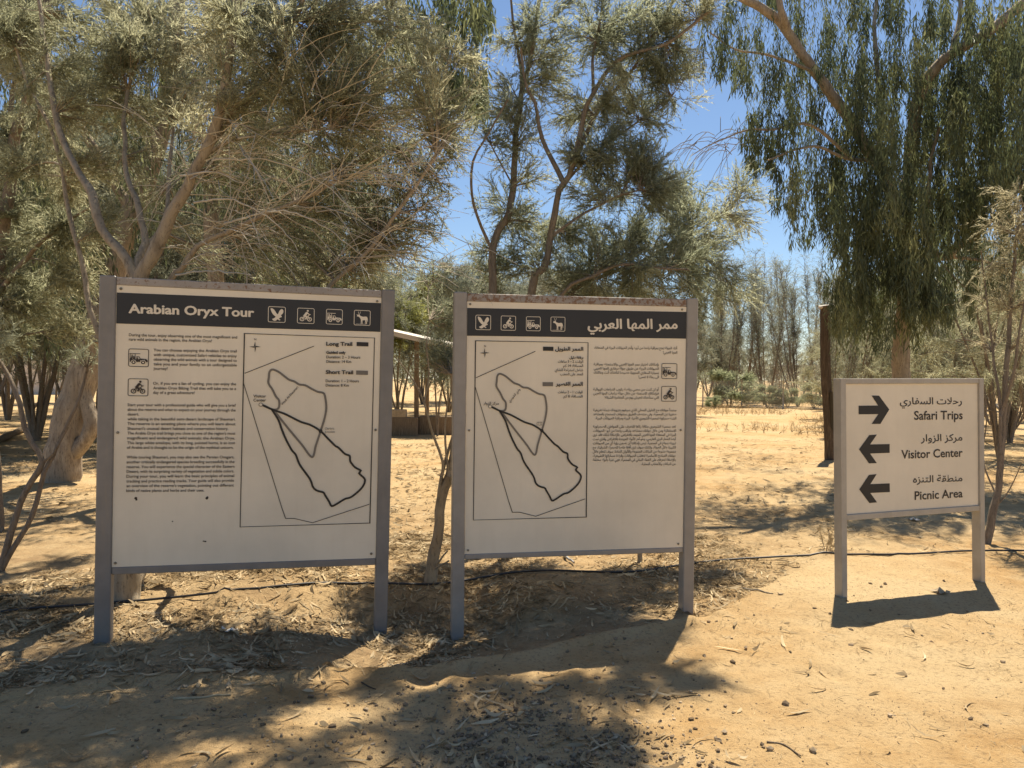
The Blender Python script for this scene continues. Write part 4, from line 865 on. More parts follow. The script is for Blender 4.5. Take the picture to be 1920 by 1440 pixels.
# ---- E: thick leaning eucalyptus left of the left board, and one behind its fork
def big_euc(name, label, base, limb_list, cols, seed, D0, spread):
    r_ = np.random.default_rng(seed)
    mb, _, _ = grow(limb_list, [], r_)
    PT = []; LL = []
    for cx, y0, y1, hw, n in cols:
        for _ in range(n):
            top = y0 + (y1 - y0) * 0.62 * r_.random(); bot = min(y1, top + (y1 - y0) * (0.3 + 0.45 * r_.random()))
            Dk = D0 + spread * r_.normal(); x = cx + hw * (2 * r_.random() - 1); p = PX(x, top, Dk); q = PX(x, bot, Dk); PT.append(p); LL.append(max(0.12, p[2] - q[2]))
    V = leaf_strands(np.array(PT), np.array(LL), r_, 18, 0.14, 0.023, 0.14)
    return tree(name, label, 'tree', base, mb, MT['euc_bark'], V, MT['euc_leaf'])
b = foot(116, 902); D = b[1]
limbs = [([b] + seq([(124, 818), (146, 741), (172, 655), (192, 592), (215, 500), (250, 400), (300, 250), (330, 50), (340, -100)], D, D + 0.6), 0.27, 0.10),
         (seq([(178, 880), (172, 800), (158, 735), (175, 640)], D - 0.1, D), 0.12, 0.10),
         (seq([(250, 400), (160, 250), (80, 100), (40, -60)], D + .2, D), 0.08, 0.03), (seq([(300, 250), (400, 120), (470, -60)], D + .4, D), 0.08, 0.03), (seq([(215, 500), (140, 380), (60, 300)], D, D - .3), 0.05, 0.02)]
cols = [(60, 60, 260, 50, 60), (120, 200, 420, 50, 70), (60, 250, 470, 60, 70), (180, 40, 240, 50, 60), (250, 160, 380, 40, 50), (330, 30, 230, 60, 70), (150, 400, 560, 60, 60), (40, 430, 620, 50, 60), (90, 540, 660, 60, 40), (280, 330, 480, 40, 40), (440, 0, 180, 50, 50), (240, -40, 110, 80, 60), (40, -60, 120, 60, 50), (370, 220, 400, 40, 40)]
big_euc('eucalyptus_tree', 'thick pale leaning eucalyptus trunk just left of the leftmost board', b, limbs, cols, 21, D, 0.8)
D = 10.5
bx = PX(420, 950, D); b = np.array([bx[0], D, GZ(bx[0], D) - .05])
limbs = [([b] + seq([(412, 700), (403, 510), (398, 420), (402, 310), (418, 180), (432, 60), (440, -80)], D, D), 0.16, 0.07), (seq([(402, 330), (500, 180), (640, 60), (760, -20), (860, -80)], D, D - 0.4), 0.07, 0.03), (seq([(405, 300), (340, 180), (300, 60)], D, D), 0.05, 0.02), (seq([(640, 60), (720, 120), (800, 110), (870, 120)], D, D - .5), 0.03, 0.01),
         (seq([(398, 440), (480, 360), (560, 300), (640, 290)], D, D), 0.04, 0.015)]
cols = [(760, -40, 130, 40, 60), (800, 60, 200, 40, 60), (860, -60, 100, 50, 90), (905, -40, 70, 24, 30), (880, 90, 215, 30, 70), (850, 120, 190, 20, 30), (815, 150, 200, 16, 16), (890, 140, 228, 16, 24), (700, 20, 200, 50, 50), (600, 40, 260, 60, 60), (520, 120, 330, 60, 60), (450, 200, 420, 50, 50), (560, 280, 470, 60, 50), (640, 340, 520, 50, 40), (680, 180, 360, 50, 40),
        (390, 60, 260, 40, 40), (520, 430, 560, 40, 24), (620, 470, 570, 50, 30), (590, 530, 600, 20, 10), (480, 400, 520, 40, 24)]
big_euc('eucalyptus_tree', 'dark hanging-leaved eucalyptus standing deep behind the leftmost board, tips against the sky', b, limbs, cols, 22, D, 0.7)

# ---- F: dry tan tamarisk at the right edge
r_ = np.random.default_rng(15)
b = foot(1848, 1020); D = b[1]
limbs = [([b] + seq([(1860, 970), (1876, 896), (1880, 840), (1884, 740), (1890, 640), (1896, 540), (1908, 440), (1925, 370)], D, 7.6), 0.040, 0.012), (seq([(1880, 850), (1874, 760), (1862, 660), (1850, 560), (1840, 470)], D, 7.7), 0.018, 0.006), (seq([(1882, 780), (1900, 700), (1915, 600), (1935, 480)], D, 7.2), 0.018, 0.006),
         (seq([(1838, 930), (1842, 860), (1850, 790), (1846, 720)], 7.5, 7.6), 0.010, 0.004), (seq([(1866, 955), (1885, 930), (1902, 900), (1915, 870)], D, 7.3), 0.008, 0.004)]
C = [cl(*a, k=0.6) for a in [(1912, 370, 7.5, .22, 130), (1925, 430, 7.4, .26, 190), (1880, 430, 7.6, .16, 80), (1900, 490, 7.5, .22, 140), (1925, 560, 7.4, .22, 140), (1860, 500, 7.7, .14, 60), (1880, 570, 7.6, .18, 80), (1925, 640, 7.5, .18, 70), (1970, 400, 7.4, .35, 200), (1970, 560, 7.4, .35, 180), (1850, 640, 7.7, .12, 40), (1905, 700, 7.5, .14, 40), (1840, 560, 7.7, .12, 40)]]
mb, PO, DI = grow(limbs, C, r_)
V = needle_sprays(PO, DI, 0.14 + 0.16 * r_.random(len(PO)), r_, 12, 0.055, 0.0058, 0.5, 0.3)
tree('tamarisk_tree', 'dry tan tamarisk leaning in at the right edge beside the direction sign', 'tree', b, mb, MT['tam_bark_grey'], V, MT['tan_leaf'])

# ---- saplings near the boards
r_ = np.random.default_rng(16)
b = foot(806, 1092); D = b[1]
limbs = [([b] + seq([(808, 1070), (815, 1035), (822, 981), (830, 935), (845, 895)], D, D + .05), 0.050, 0.036), (seq([(845, 895), (851, 850), (850, 790), (846, 700)], D + .05, D + .1), 0.034, 0.012), (seq([(823, 965), (822, 939), (832, 870), (848, 823), (860, 760)], D, D + .1), 0.020, 0.006),
         (seq([(828, 890), (831, 868), (813, 818), (795, 754), (784, 728), (763, 696), (740, 668)], D, D), 0.013, 0.004), (seq([(795, 754), (805, 700), (800, 650), (806, 600)], D, D), 0.008, 0.003), (seq([(812, 1075), (826, 1050), (838, 1035)], D - .05, D - .1), 0.012, 0.006), (seq([(810, 1080), (830, 1058), (842, 1052)], D - .08, D - .15), 0.010, 0.006),
         (seq([(845, 895), (838, 860), (835, 800), (842, 740)], D, D + .1), 0.014, 0.005)]
C = [cl(*a) for a in [(835, 575, 6.1, .14, 130), (840, 610, 6.2, .12, 100), (825, 665, 6.1, .09, 70), (845, 660, 6.1, .11, 80), (815, 525, 6.3, .2, 160), (800, 675, 6.1, .06, 35)]]
mb, PO, DI = grow(limbs, C, r_)
V = needle_sprays(PO, DI, 0.10 + 0.1 * r_.random(len(PO)), r_, 13, 0.05, 0.005)
tree('sapling', 'young tamarisk with a knobbly trunk in the gap between the two large boards', 'tree', b, mb, MT['tam_bark'], V, MT['tam_leaf2'])
b = foot(-4, 1072); D = b[1]
limbs = [([b] + seq([(15, 1020), (31, 962), (49, 921), (80, 868), (60, 832), (44, 803), (38, 757), (26, 726), (0, 680), (-30, 640)], D, D + .2), 0.030, 0.016), ([b + [0.06, 0, 0]] + seq([(24, 1030), (60, 965), (84, 885), (98, 855), (125, 800), (150, 740), (165, 690)], D, D + .2), 0.026, 0.010), (seq([(80, 868), (100, 850), (128, 800)], D, D + .1), 0.012, 0.006)]
C = [cl(*a) for a in [(-40, 620, D, .3, 200), (170, 660, D + .2, .12, 40)]]
mb, PO, DI = grow(limbs, C, r_)
V = needle_sprays(PO, DI, 0.10 + 0.1 * r_.random(len(PO)), r_, 13, 0.05, 0.005)
tree('sapling', 'crossing bare grey sapling stems in the shade at the left edge', 'tree', b, mb, MT['tam_bark_grey'], V, MT['tam_leaf2'])
b = foot(1198, 1056)
mb = MB(); P0 = spline([b, b + [0.01, 0.02, 0.12], b + [-0.02, 0.03, 0.5], b + [0.05, 0.1, 1.3]], 0.06); mb.tube(P0, np.linspace(0.022, 0.012, len(P0)), 6)
P0 = spline([b + [-0.01, 0, 0.3], b + [0.2, 0.1, 0.9], b + [0.25, 0.2, 1.5]], 0.06); mb.tube(P0, np.linspace(0.012, 0.005, len(P0)), 5)
C = [(b + [0.1, 0.2, 1.6], (.3, .3, .3), 120)]
_, PO, DI = grow([([b, b + [0, 0.1, 1.4]], 0.01, 0.008)], C, r_)
tree('sapling', 'thin sapling foot showing under the lower edge of the Arabic board', 'tree', b, mb, MT['tam_bark'], needle_sprays(PO, DI, 0.1 + 0.1 * r_.random(len(PO)), r_), MT['tam_leaf2'])

# ---- kinds of tree for the wood behind: built once, copied
def proto_round(seed, h, spread, nstem, leaf, bark, nclump, cnt, nl, wdt, name, lo=0.35):
    r_ = np.random.default_rng(seed); limbs = []; C = []
    for k in range(nstem):
        a = 2 * PI * (k + r_.random() * 0.6) / nstem; lean = spread * (0.25 + 0.4 * r_.random())
        top = np.array([math.cos(a) * lean, math.sin(a) * lean, h * (0.7 + 0.25 * r_.random())])
        m = np.array([math.cos(a) * lean * 0.35, math.sin(a) * lean * 0.35, h * 0.35]) + r_.normal(size=3) * 0.12
        limbs.append(([np.array([0.06 * math.cos(a), 0.06 * math.sin(a), -0.1]), m, top], 0.0125 * h ** 0.8 * (0.7 + .5 * r_.random()), 0.015))
    for k in range(nclump):
        a = 2 * PI * r_.random(); zz = lo + (1 - lo) * r_.random(); rr = spread * math.sqrt(r_.random()) * (1 - 0.55 * max(0, zz - 0.5)); s = 0.10 * h * (0.7 + 0.6 * r_.random())
        C.append((np.array([math.cos(a) * rr, math.sin(a) * rr, h * zz]), (s, s, s * 0.75), cnt))
    mb, PO, DI = grow(limbs, C, r_, 0.3, 7, 0.008, seg=6)
    V = needle_sprays(PO, DI, (0.25 + 0.25 * r_.random(len(PO))) * nl / 0.12, r_, 10, nl, wdt, 0.7, 0.25)
    return mb, V
def proto_slim(seed, h, nstem, spread, leaf_n, name):
    """several slim upright stems in a fan with wispy tops"""
    r_ = np.random.default_rng(seed); limbs = []; PO = []; DI = []
    for k in range(nstem):
        a = 2 * PI * r_.random(); lean = spread * (0.3 + 0.7 * r_.random()); hh = h * (0.72 + 0.28 * r_.random())
        f = np.array([math.cos(a), math.sin(a), 0])
        P = [f * 0.1 + [0, 0, -0.1], f * lean * 0.35 + [0, 0, hh * 0.16], f * lean * 0.7 + [0, 0, hh * 0.5] + r_.normal(size=3) * 0.08, f * lean + [0, 0, hh] + r_.normal(size=3) * 0.1]
        limbs.append((P, 0.050 * (0.6 + 0.6 * r_.random()), 0.008))
    mb, _, _ = grow(limbs, [], r_, 0.35, seg=6)
    for P, r0, r1 in limbs:
        Q = spline(P, 0.12); n = len(Q)
        for q in range(int(leaf_n)):
            i = int(n * (0.22 + 0.77 * r_.random() ** 0.8)); i = min(i, n - 1); L = (0.35 + 0.7 * r_.random()) * (1.25 - 0.7 * i / n); d = unit(np.array([r_.normal() * .6, r_.normal() * .6, 0.95]))
            t = np.linspace(0, 1, 4)[:, None]; B = Q[i] + d * L * t + np.array([0, 0, 0.10 * L]) * t ** 2
            mb.tube(B, np.linspace(0.014, 0.004, 4), 3, False)
            if i > n * 0.3:
                m = 4; s = 0.25 + 0.75 * r_.random(m); PO.append(Q[i] + d * L * s[:, None]); DI.append(unit(d + r_.normal(size=(m, 3)) * 0.5))
    PO = np.concatenate(PO); DI = np.concatenate(DI)
    V = blade_sprays(PO, DI, 0.25 + 0.3 * r_.random(len(PO)), r_, 7, 0.13, 0.022)
    return mb, V
PROTO = {}
def register(kind, name, cat, mb, V, bark, leaf):
    tr = mb.build('trunk', bark, None, True); cr_ = np_mesh('crown', V[0], [V[1]], leaf)
    PROTO[kind] = (name, cat, tr, cr_, [False])
def place(kind, x, y, s, rz, label, group, sx=1.0):
    name, cat, tr, cr_, used = PROTO[kind]
    root = empty(name, (x, y, GZ(x, y)), label, cat, group); root.rotation_euler = (0, 0, rz); root.scale = (s * sx, s * sx, s)
    for o in (tr, cr_):
        c = o if not used[0] else o.copy()
        if used[0]: COL.objects.link(c)
        c.parent = root
    used[0] = True; return root
register('round', 'tamarisk_tree', 'tree', *proto_round(31, 7.0, 2.6, 6, None, None, 46, 110, 0.15, 0.016, 'x', 0.28), MT['tam_bark_grey'], MT['far_leaf'])
register('round2', 'tamarisk_tree', 'tree', *proto_round(32, 6.0, 2.2, 5, None, None, 40, 110, 0.13, 0.014, 'x', 0.34), MT['tam_bark_grey'], MT['far_leaf'])
register('scrub', 'tamarisk_tree', 'tree', *proto_round(33, 4.4, 1.5, 7, None, None, 26, 70, 0.11, 0.010, 'x', 0.25), MT['tam_bark_grey'], MT['tam_leaf'])
register('yellow', 'small_tree', 'tree', *proto_round(34, 4.2, 1.3, 4, None, None, 26, 150, 0.13, 0.016, 'x', 0.45), MT['tam_bark'], MT['yellow_leaf'])
register('slim', 'slender_tree', 'tree', *proto_slim(35, 10.5, 9, 2.3, 80, 'x'), MT['tam_bark_grey'], MT['far_leaf'])
register('slim2', 'slender_tree', 'tree', *proto_slim(36, 9.5, 7, 1.7, 80, 'x'), MT['tam_bark_grey'], MT['far_leaf'])
register('bush', 'bush', 'bush', *proto_round(37, 1.5, 0.9, 8, None, None, 22, 90, 0.10, 0.014, 'x', 0.25), MT['tam_bark_grey'], MT['bush_leaf'])

def at_px(px, D): p = PX(px, 720, D); return p[0], D
r_ = np.random.default_rng(41)
def wood(spots, label, group):
    for kind, px, D, s in spots:
        x, y = at_px(px, D); place(kind, x, y, s * ((0.62 + 0.5 * r_.random()) if kind.startswith('slim') and D > 35 else 1), r_.random() * 6.28, label, group, 0.9 + 0.25 * r_.random())
# the shady wood left of and behind the left board
wood([('round', -60, 15, 1.0), ('round2', 60, 18, 1.15), ('round', 180, 22, 1.2), ('round2', 20, 26, 1.2), ('round', 130, 30, 1.3), ('round', -20, 34, 1.3), ('round2', 250, 16, 1.1), ('round', 330, 20, 1.2), ('round2', 430, 17, 1.1), ('round', 500, 23, 1.2), ('round2', 570, 19, 1.1), ('round', 640, 26, 1.15), ('round', 300, 32, 1.3), ('round', 440, 36, 1.3), ('round', 80, 42, 1.3), ('round', 220, 46, 1.3), ('round', -90, 24, 1.2), ('round2', -130, 19, 1.1)],
     'olive tamarisk of the shady wood behind the leftmost board', 'tamarisks of the wood behind the leftmost board')
# the lower dark-green trees between the two large boards and behind the middle board
wood([('round2', 650, 30, 0.95), ('round', 840, 34, 0.95), ('round2', 885, 28, 0.9), ('round', 790, 44, 1.1), ('round2', 920, 30, 0.9), ('round', 990, 33, 0.95), ('round2', 1060, 26, 0.85), ('round', 1140, 31, 0.8), ('round2', 1220, 27, 0.7), ('round', 700, 45, 1.1), ('round', 850, 48, 1.1), ('round2', 1290, 32, 0.7), ('round', 960, 48, 1.1), ('round', 1100, 50, 1.0), ('round', 1220, 52, 0.95)],
     'green tamarisk of the stand behind the Arabic board', 'tamarisks of the stand behind the Arabic board')
x, y = at_px(745, 27.0); place('yellow', x, y, 1.15, 0.3, 'bright yellow-green small tree beside the open shelter, between the two large boards', None)
# slender trees in the open on the right
wood([('slim', 1500, 44, 0.92), ('slim', 1395, 52, 1.0), ('slim2', 1435, 47, 0.98), ('slim2', 1468, 58, 1.15), ('slim', 1540, 56, 1.05), ('slim2', 1352, 46, 0.9), ('slim', 1580, 50, 1.05), ('slim2', 1610, 40, 0.85), ('slim2', 1370, 60, 1.1), ('slim2', 1642, 48, 1.0), ('slim2', 1560, 38, 0.7), ('slim', 1330, 64, 1.1)],
     'slender many-stemmed tree with wispy top in the row by the far fence', 'slender trees by the far fence')
wood([('scrub', 1600, 24, 0.8), ('scrub', 1650, 28, 1.1), ('scrub', 1735, 22, 1.0), ('scrub', 1780, 26, 1.15), ('scrub', 1830, 20, 1.0), ('scrub', 1870, 15, 0.95), ('scrub', 1900, 19, 1.1), ('scrub', 1940, 16, 1.1), ('scrub', 1800, 33, 1.2), ('scrub', 1850, 36, 1.2), ('scrub', 1700, 34, 1.2), ('scrub', 1560, 30, 0.8), ('round2', 1880, 40, 0.9), ('round2', 1740, 44, 0.9), ('round2', 1960, 30, 0.9), ('round', 1830, 52, 1.0)],
     'tan scrubby tamarisk behind the direction sign', 'scrubby tamarisks behind the direction sign')
wood([('slim2', 1585, 27, 0.55), ('slim2', 1625, 31, 0.62), ('slim', 1655, 25, 0.5), ('slim2', 1745, 29, 0.6), ('slim', 1790, 24, 0.5), ('slim2', 1855, 27, 0.6), ('slim2', 1570, 21, 0.42), ('slim2', 1770, 19, 0.4), ('slim', 1895, 22, 0.45)], 'thin bare-stemmed young tree just behind the direction sign', 'young trees just behind the direction sign')
wood([('round2', 1365, 62, 0.9), ('round', 1300, 46, 0.75), ('round2', 1340, 56, 0.8), ('round', 1450, 78, 0.8), ('round', 1540, 82, 0.8), ('round', 1640, 80, 0.9)], 'low rounded tamarisk in the far row left of the wooden pole', 'low rounded tamarisks in the far row')
for px, D, s, lb in [(1372, 42, 1.25, 'biggest grey-green bush at the foot of the far trees'), (1440, 41, 0.75, 'low flat bush at the far fence, middle of three'), (1475, 40.5, 0.65, 'low flat bush at the foot of the many-stemmed slender tree'), (1528, 39.5, 0.8, 'rounded bush just left of the wooden pole'), (1338, 40, 0.4, 'tiny light green bush at the right edge of the Arabic board')]:
    x, y = at_px(px, D); place('bush', x, y, s, px, lb, None, 1.3)

# ------------------------------------------------------------------ things farther back
def fence(name, label, p0, p1, D0, D1, h, step, rail=True):
    a = np.array([*at_px(p0, D0), 0.0]); c = np.array([*at_px(p1, D1), 0.0]); L = np.linalg.norm(c - a); n = int(L / step) + 1; d = (c - a) / L
    base = a.copy(); base[2] = GZ(a[0], a[1]); root = empty(name, base, label, 'fence')
    pts = [a + (c - a) * k / n for k in range(n + 1)]
    for p in pts:
        z = GZ(p[0], p[1]); mb = MB(); mb.tube([[p[0], p[1], z - 0.2], [p[0], p[1], z + h * 0.5], [p[0], p[1], z + h + 0.05]], 0.035, 8); mb.build('post', MT['mesh_wire'], root, True, base)
    mb = MB()
    if rail: mb.tube([np.array([*p[:2], GZ(p[0], p[1]) + h]) for p in pts], 0.022, 6)
    mb.tube([np.array([*p[:2], GZ(p[0], p[1]) + 0.08]) for p in pts], 0.012, 5); mb.build('rail', MT['mesh_wire'], root, False, base)
    V = []; F = []
    for k, p in enumerate(pts): z = GZ(p[0], p[1]); V += [[p[0], p[1] + 0.04, z + 0.02], [p[0], p[1] + 0.04, z + h - 0.01]]
    for k in range(len(pts) - 1): F.append((2 * k, 2 * k + 2, 2 * k + 3, 2 * k + 1))
    np_mesh('wire_mesh', np.array(V) - base, [np.array(F)], MT['chain'], root)
def chain_mat():
    m, n, l, p = newmat('chain_link'); g = n.new('ShaderNodeNewGeometry'); sx = n.new('ShaderNodeSeparateXYZ'); l.new(g.outputs['Position'], sx.inputs[0])
    outs = []
    for sgn in (1, -1):
        mm = n.new('ShaderNodeMath'); mm.operation = 'MULTIPLY_ADD'; l.new(sx.outputs['Z'], mm.inputs[0]); mm.inputs[1].default_value = sgn; l.new(sx.outputs['X'], mm.inputs[2])
        ml = n.new('ShaderNodeMath'); ml.operation = 'MULTIPLY'; ml.inputs[1].default_value = 14; l.new(mm.outputs[0], ml.inputs[0])
        fr = n.new('ShaderNodeMath'); fr.operation = 'FRACT'; l.new(ml.outputs[0], fr.inputs[0])
        lt = n.new('ShaderNodeMath'); lt.operation = 'LESS_THAN'; lt.inputs[1].default_value = 0.09; l.new(fr.outputs[0], lt.inputs[0]); outs.append(lt.outputs[0])
    mx = n.new('ShaderNodeMath'); mx.operation = 'MAXIMUM'; l.new(outs[0], mx.inputs[0]); l.new(outs[1], mx.inputs[1]); l.new(mx.outputs[0], p.inputs['Alpha'])
    p.inputs['Base Color'].default_value = (0.6, 0.57, 0.52, 1); p.inputs['Roughness'].default_value = 0.6; return m
MT['chain'] = chain_mat()
fence('chain_link_fence', 'tall grey chain-link fence far behind the slender trees on the right', 1425, 2050, 52, 47, 2.45, 3.0)
fence('chain_link_fence', 'low chain-link fence in front of the bushes, left of the wooden pole', 1318, 1552, 42, 38, 1.45, 2.6, False)

# the old wooden pole with its dark stake
b = foot(1556, 862); D = b[1]; root = empty('wooden_pole', b, 'tall dark weathered wooden pole standing alone left of the direction sign', 'pole')
mb = MB(); Q = spline([b, PX(1554, 790, D), PX(1548, 690, D), PX(1547, 574, D)], 0.15); mb.tube(Q, np.linspace(0.098, 0.093, len(Q)) * (1 + 0.03 * np.sin(np.arange(len(Q)) * 1.9)), 14); mb.build('shaft', MT['dark_wood'], root, True, b)
mb = MB(); t_ = PX(1547, 575, D); mb.tube([t_ + [-0.13, -0.03, -0.02], t_ + [0, -0.03, 0.0], t_ + [0.15, -0.03, 0.015]], 0.035, 8); mb.build('insulator', MT['pale'], root, True, b)
mb = MB(); s0 = foot(1563, 858); mb.tube([s0, PX(1561, 800, D - .1), PX(1558, 735, D - .1)], 0.035, 8); mb.build('stake', MT['ink'], root, True, b)
# leaning pole right of the sign
a = GP(1893, 783); root_b = a
mb = MB(); e = PX(1800, 700, a[1] + 1.0); mb.tube(spline([a - [0, 0, .05], (a + e) / 2, e], 0.5), 0.05, 8)
o = mb.build('leaning_pole', MT['mesh_wire'], None, True, a); o.location = tuple(a); tag(o, 'thin grey pole leaning over among the stems just right of the direction sign', 'pole')
# shade shelter and what stands by it
D = 21.0; c0 = PX(690, 810, D); gz = GZ(c0[0], D); base = np.array([c0[0], D, gz]); root = empty('shade_shelter', base, 'open shade shelter with a slanting roof between the two large boards', 'shelter')
mb = MB(); A, B_ = PX(560, 590, D), PX(848, 655, D); A2, B2 = A + [0, 3.2, 0.15], B_ + [0, 3.2, 0.15]; th = np.array([0, 0, 0.13])
mb.add([A, B_, B2, A2, A + th, B_ + th, B2 + th, A2 + th], [(3, 2, 1, 0), (4, 5, 6, 7), (0, 1, 5, 4), (1, 2, 6, 5), (2, 3, 7, 6), (3, 0, 4, 7)]); mb.build('roof', MT['pale'], root, False, base)
for px, dy, ty in ((779, 0.25, 638), (640, 0.25, 612), (779, 2.9, 640), (640, 2.9, 612)):
    x = PX(px, 700, D)[0]; z1 = (A + (B_ - A) * ((x - A[0]) / (B_[0] - A[0])))[2] + dy * 0.047 + 0.002; mb = MB(); mb.box((x - .06, D + dy - .06, gz - .1), (x + .06, D + dy + .06, z1), 0.008); mb.build('post', MT['wood'], root, False, base)
def lowbox(name, label, cat, px0, px1, D, y0, y1, depth, mat):
    p, q = PX(px0, y1, D), PX(px1, y0, D); g = GZ(p[0], D); base = np.array([(p[0] + q[0]) / 2, D, g]); mb = MB(); mb.box((p[0], D, g - .05 if y1 > 790 else p[2]), (q[0], D + depth, q[2]), 0.02)
    o = mb.build(name, mat, None, False, base); o.location = tuple(base); return tag(o, label, cat)
lowbox('planter_wall', 'low timber planter wall by the shelter post, its left half', 'planter', 690, 782, 20.6, 783, 812, 0.3, MT['wood'])
lowbox('planter_wall', 'low timber planter wall right of the shelter post, lighter half', 'planter', 785, 850, 21.2, 781, 806, 0.3, MT['wood'])
lowbox('block', 'pale block lying on the low planter wall', 'block', 722, 761, 20.62, 768, 782.6, 0.26, MT['brick'])
# thin stems by the shelter
r_ = np.random.default_rng(51)
def bare(label, px, py, stems, name='sapling', cat='tree', leaf=None):
    b = foot(px, py); D = b[1]; mb = MB(); tips = []
    for S_ in stems:
        Q = spline([b] + [PX(x, y, D + 0.2 * k / len(S_)) for k, (x, y) in enumerate(S_)], 0.2); mb.tube(Q, np.linspace(0.03, 0.010, len(Q)) * D / 20, 6); tips.append(Q[len(Q) // 2:])
    T_ = np.concatenate(tips); PO = np.repeat(T_, 26, 0); DI = unit(r_.normal(size=PO.shape) + [0, 0, .3]); PO = PO + DI * 0.1
    V = needle_sprays(PO, DI, 0.22 + 0.2 * r_.random(len(PO)), r_, 9, 0.10, 0.012)
    tree(name, label, cat, b, mb, MT['tam_bark_grey'], V, leaf or MT['far_leaf'])
bare('thin two-stemmed sapling in front of the planter wall, between the large boards', 820, 818, [[(818, 770), (816, 725), (814, 690), (806, 620)], [(822, 780), (826, 740), (834, 705), (842, 640)]])
bare('slim leaning sapling left of the shelter post', 742, 775, [[(748, 740), (756, 700), (762, 640)]])
bare('group of thin leaning stems in the shaded wood at the far left', 55, 778, [[(62, 720), (78, 660), (92, 600)], [(90, 720), (94, 660), (96, 600)], [(40, 720), (44, 650), (50, 580)]])
bare('dark forked stem in the shaded wood left of the thick pale trunk', 104, 770, [[(112, 735), (122, 700), (130, 640)], [(106, 730), (110, 690), (106, 640)]])
# pale wall deep in the left wood, log at the left edge
x0, x1 = PX(-60, 700, 62)[0], PX(150, 700, 62)[0]; mb = MB(); mb.box((x0, 62, -0.3), (x1, 62.25, 2.7), 0.02); o = mb.build('wall', MT['pale'], None, False, np.array([x0, 62, 0])); o.location = (x0, 62, 0); tag(o, 'pale low wall glimpsed deep in the wood at the far left', 'wall')
a, c = GP(-40, 850, .08), GP(64, 799, .08); mb = MB(); Q = spline([a, (a + c) / 2 + [0.05, 0, 0.02], c], 0.4); mb.tube(Q, 0.075 + 0.010 * np.sin(np.arange(len(Q))), 9); o = mb.build('log', MT['wood'], None, True, a); o.location = tuple(a); tag(o, 'pale log lying along the sunlit ground at the left edge', 'log')
# far-off wood along the skyline
r_ = np.random.default_rng(52); N = 5200
px = -300 + 2500 * r_.random(N); Dk = 80 + 55 * r_.random(N); X = np.array([(p - 960) / FPX for p in px]) * Dk
top = (3.2 + 4.0 * np.clip((1000 - px) / 400, 0, 1) + 1.8 * vnoise(X * 0.13, Dk * 0.05)); zz = top * r_.random(N) ** 0.7
PO = np.stack([X, Dk, zz], -1); DI = unit(r_.normal(size=PO.shape) + [0, 0, 0.5]); V = blade_sprays(PO, DI, 0.8 + 0.8 * r_.random(N), r_, 9, 0.55, 0.22)
tag(np_mesh('distant_wood', V[0], [V[1]], MT['far_leaf']), 'hazy line of far-off trees on the skyline', None, None, 'stuff')

# ------------------------------------------------------------------ hose and small things on the ground
HP = [(-60, 1156), (0, 1152), (100, 1141), (200, 1135), (300, 1129), (380, 1122), (450, 1110), (520, 1096), (580, 1088), (640, 1085), (700, 1091), (760, 1098), (800, 1100), (840, 1100), (880, 1094), (930, 1080), (985, 1069), (1040, 1070), (1100, 1077), (1160, 1080), (1220, 1075), (1270, 1063), (1310, 1054), (1400, 1051), (1520, 1043), (1620, 1043), (1710, 1044), (1770, 1037), (1840, 1035), (1990, 1036)]
Q = spline([GP(x, y, 0.012) for x, y in HP], 0.06); Q[:, 2] = np.maximum(Q[:, 2], terrain(Q[:, 0], Q[:, 1]) + 0.006)
Q[8:-8] = np.stack([np.convolve(Q[:, k], np.ones(17) / 17, 'valid') for k in range(3)], -1); Q[:, 2] = np.maximum(Q[:, 2] + 0.004, terrain(Q[:, 0], Q[:, 1]) + 0.005)
mb = MB(); mb.tube(Q, 0.0085, 8); o = mb.build('irrigation_hose', MT['hose'], None, True, Q[0]); o.location = tuple(Q[0]); tag(o, 'long black irrigation hose snaking over the ground behind all the signs', 'hose')

def stick(name, label, pts, r0, r1, mat, cat='stick', lift=0.006, flat=1.0):
    G = [GP(x, y, lift) for x, y in pts]; Q = spline(G, 0.02); Q[:, 2] = np.maximum(Q[:, 2], terrain(Q[:, 0], Q[:, 1]) + r0 * 0.6)
    Q = Q + np.stack([vnoise(np.arange(len(Q)) * .4, np.full(len(Q), k * 5.)) for k in range(3)], -1) * r0 * 0.7
    mb = MB(); mb.tube(Q, np.linspace(r0, r1, len(Q)), 7); o = mb.build(name, mat, None, True, Q[0]); o.location = tuple(Q[0]); return tag(o, label, cat)
stick('stick', 'short brown broken stick on the gravel at the bottom centre', [(872, 1401), (905, 1386), (940, 1370)], 0.0095, 0.007, MT['wood'])
stick('bark_strip', 'pale flat strip of bark lying on the sand at the lower left', [(326, 1312), (380, 1309), (433, 1304)], 0.007, 0.005, MT['strip'])
stick('twig', 'thin curved brown twig on the bare sand at the lower right', [(1438, 1393), (1470, 1398), (1492, 1413), (1502, 1420)], 0.0045, 0.003, MT['wood'])
stick('twig', 'long thin twig curving away from the right foot of the Arabic board', [(1303, 1117), (1320, 1107), (1345, 1102), (1395, 1102)], 0.005, 0.003, MT['wood'])
stick('stick', 'pale stick with a tapered end right of the Arabic board', [(1378, 1101), (1410, 1107), (1450, 1114)], 0.010, 0.004, MT['tam_bark'])
stick('branch', 'broken bluish-grey branch end behind the Arabic board, under its lower edge', [(1050, 1043), (1062, 1050), (1075, 1060)], 0.014, 0.009, MT['mesh_wire'], 'branch', 0.03)
stick('twig', 'small dark twig on the sand below the gap between the large boards', [(678, 1281), (690, 1288), (704, 1294)], 0.004, 0.003, MT['dark_wood'])
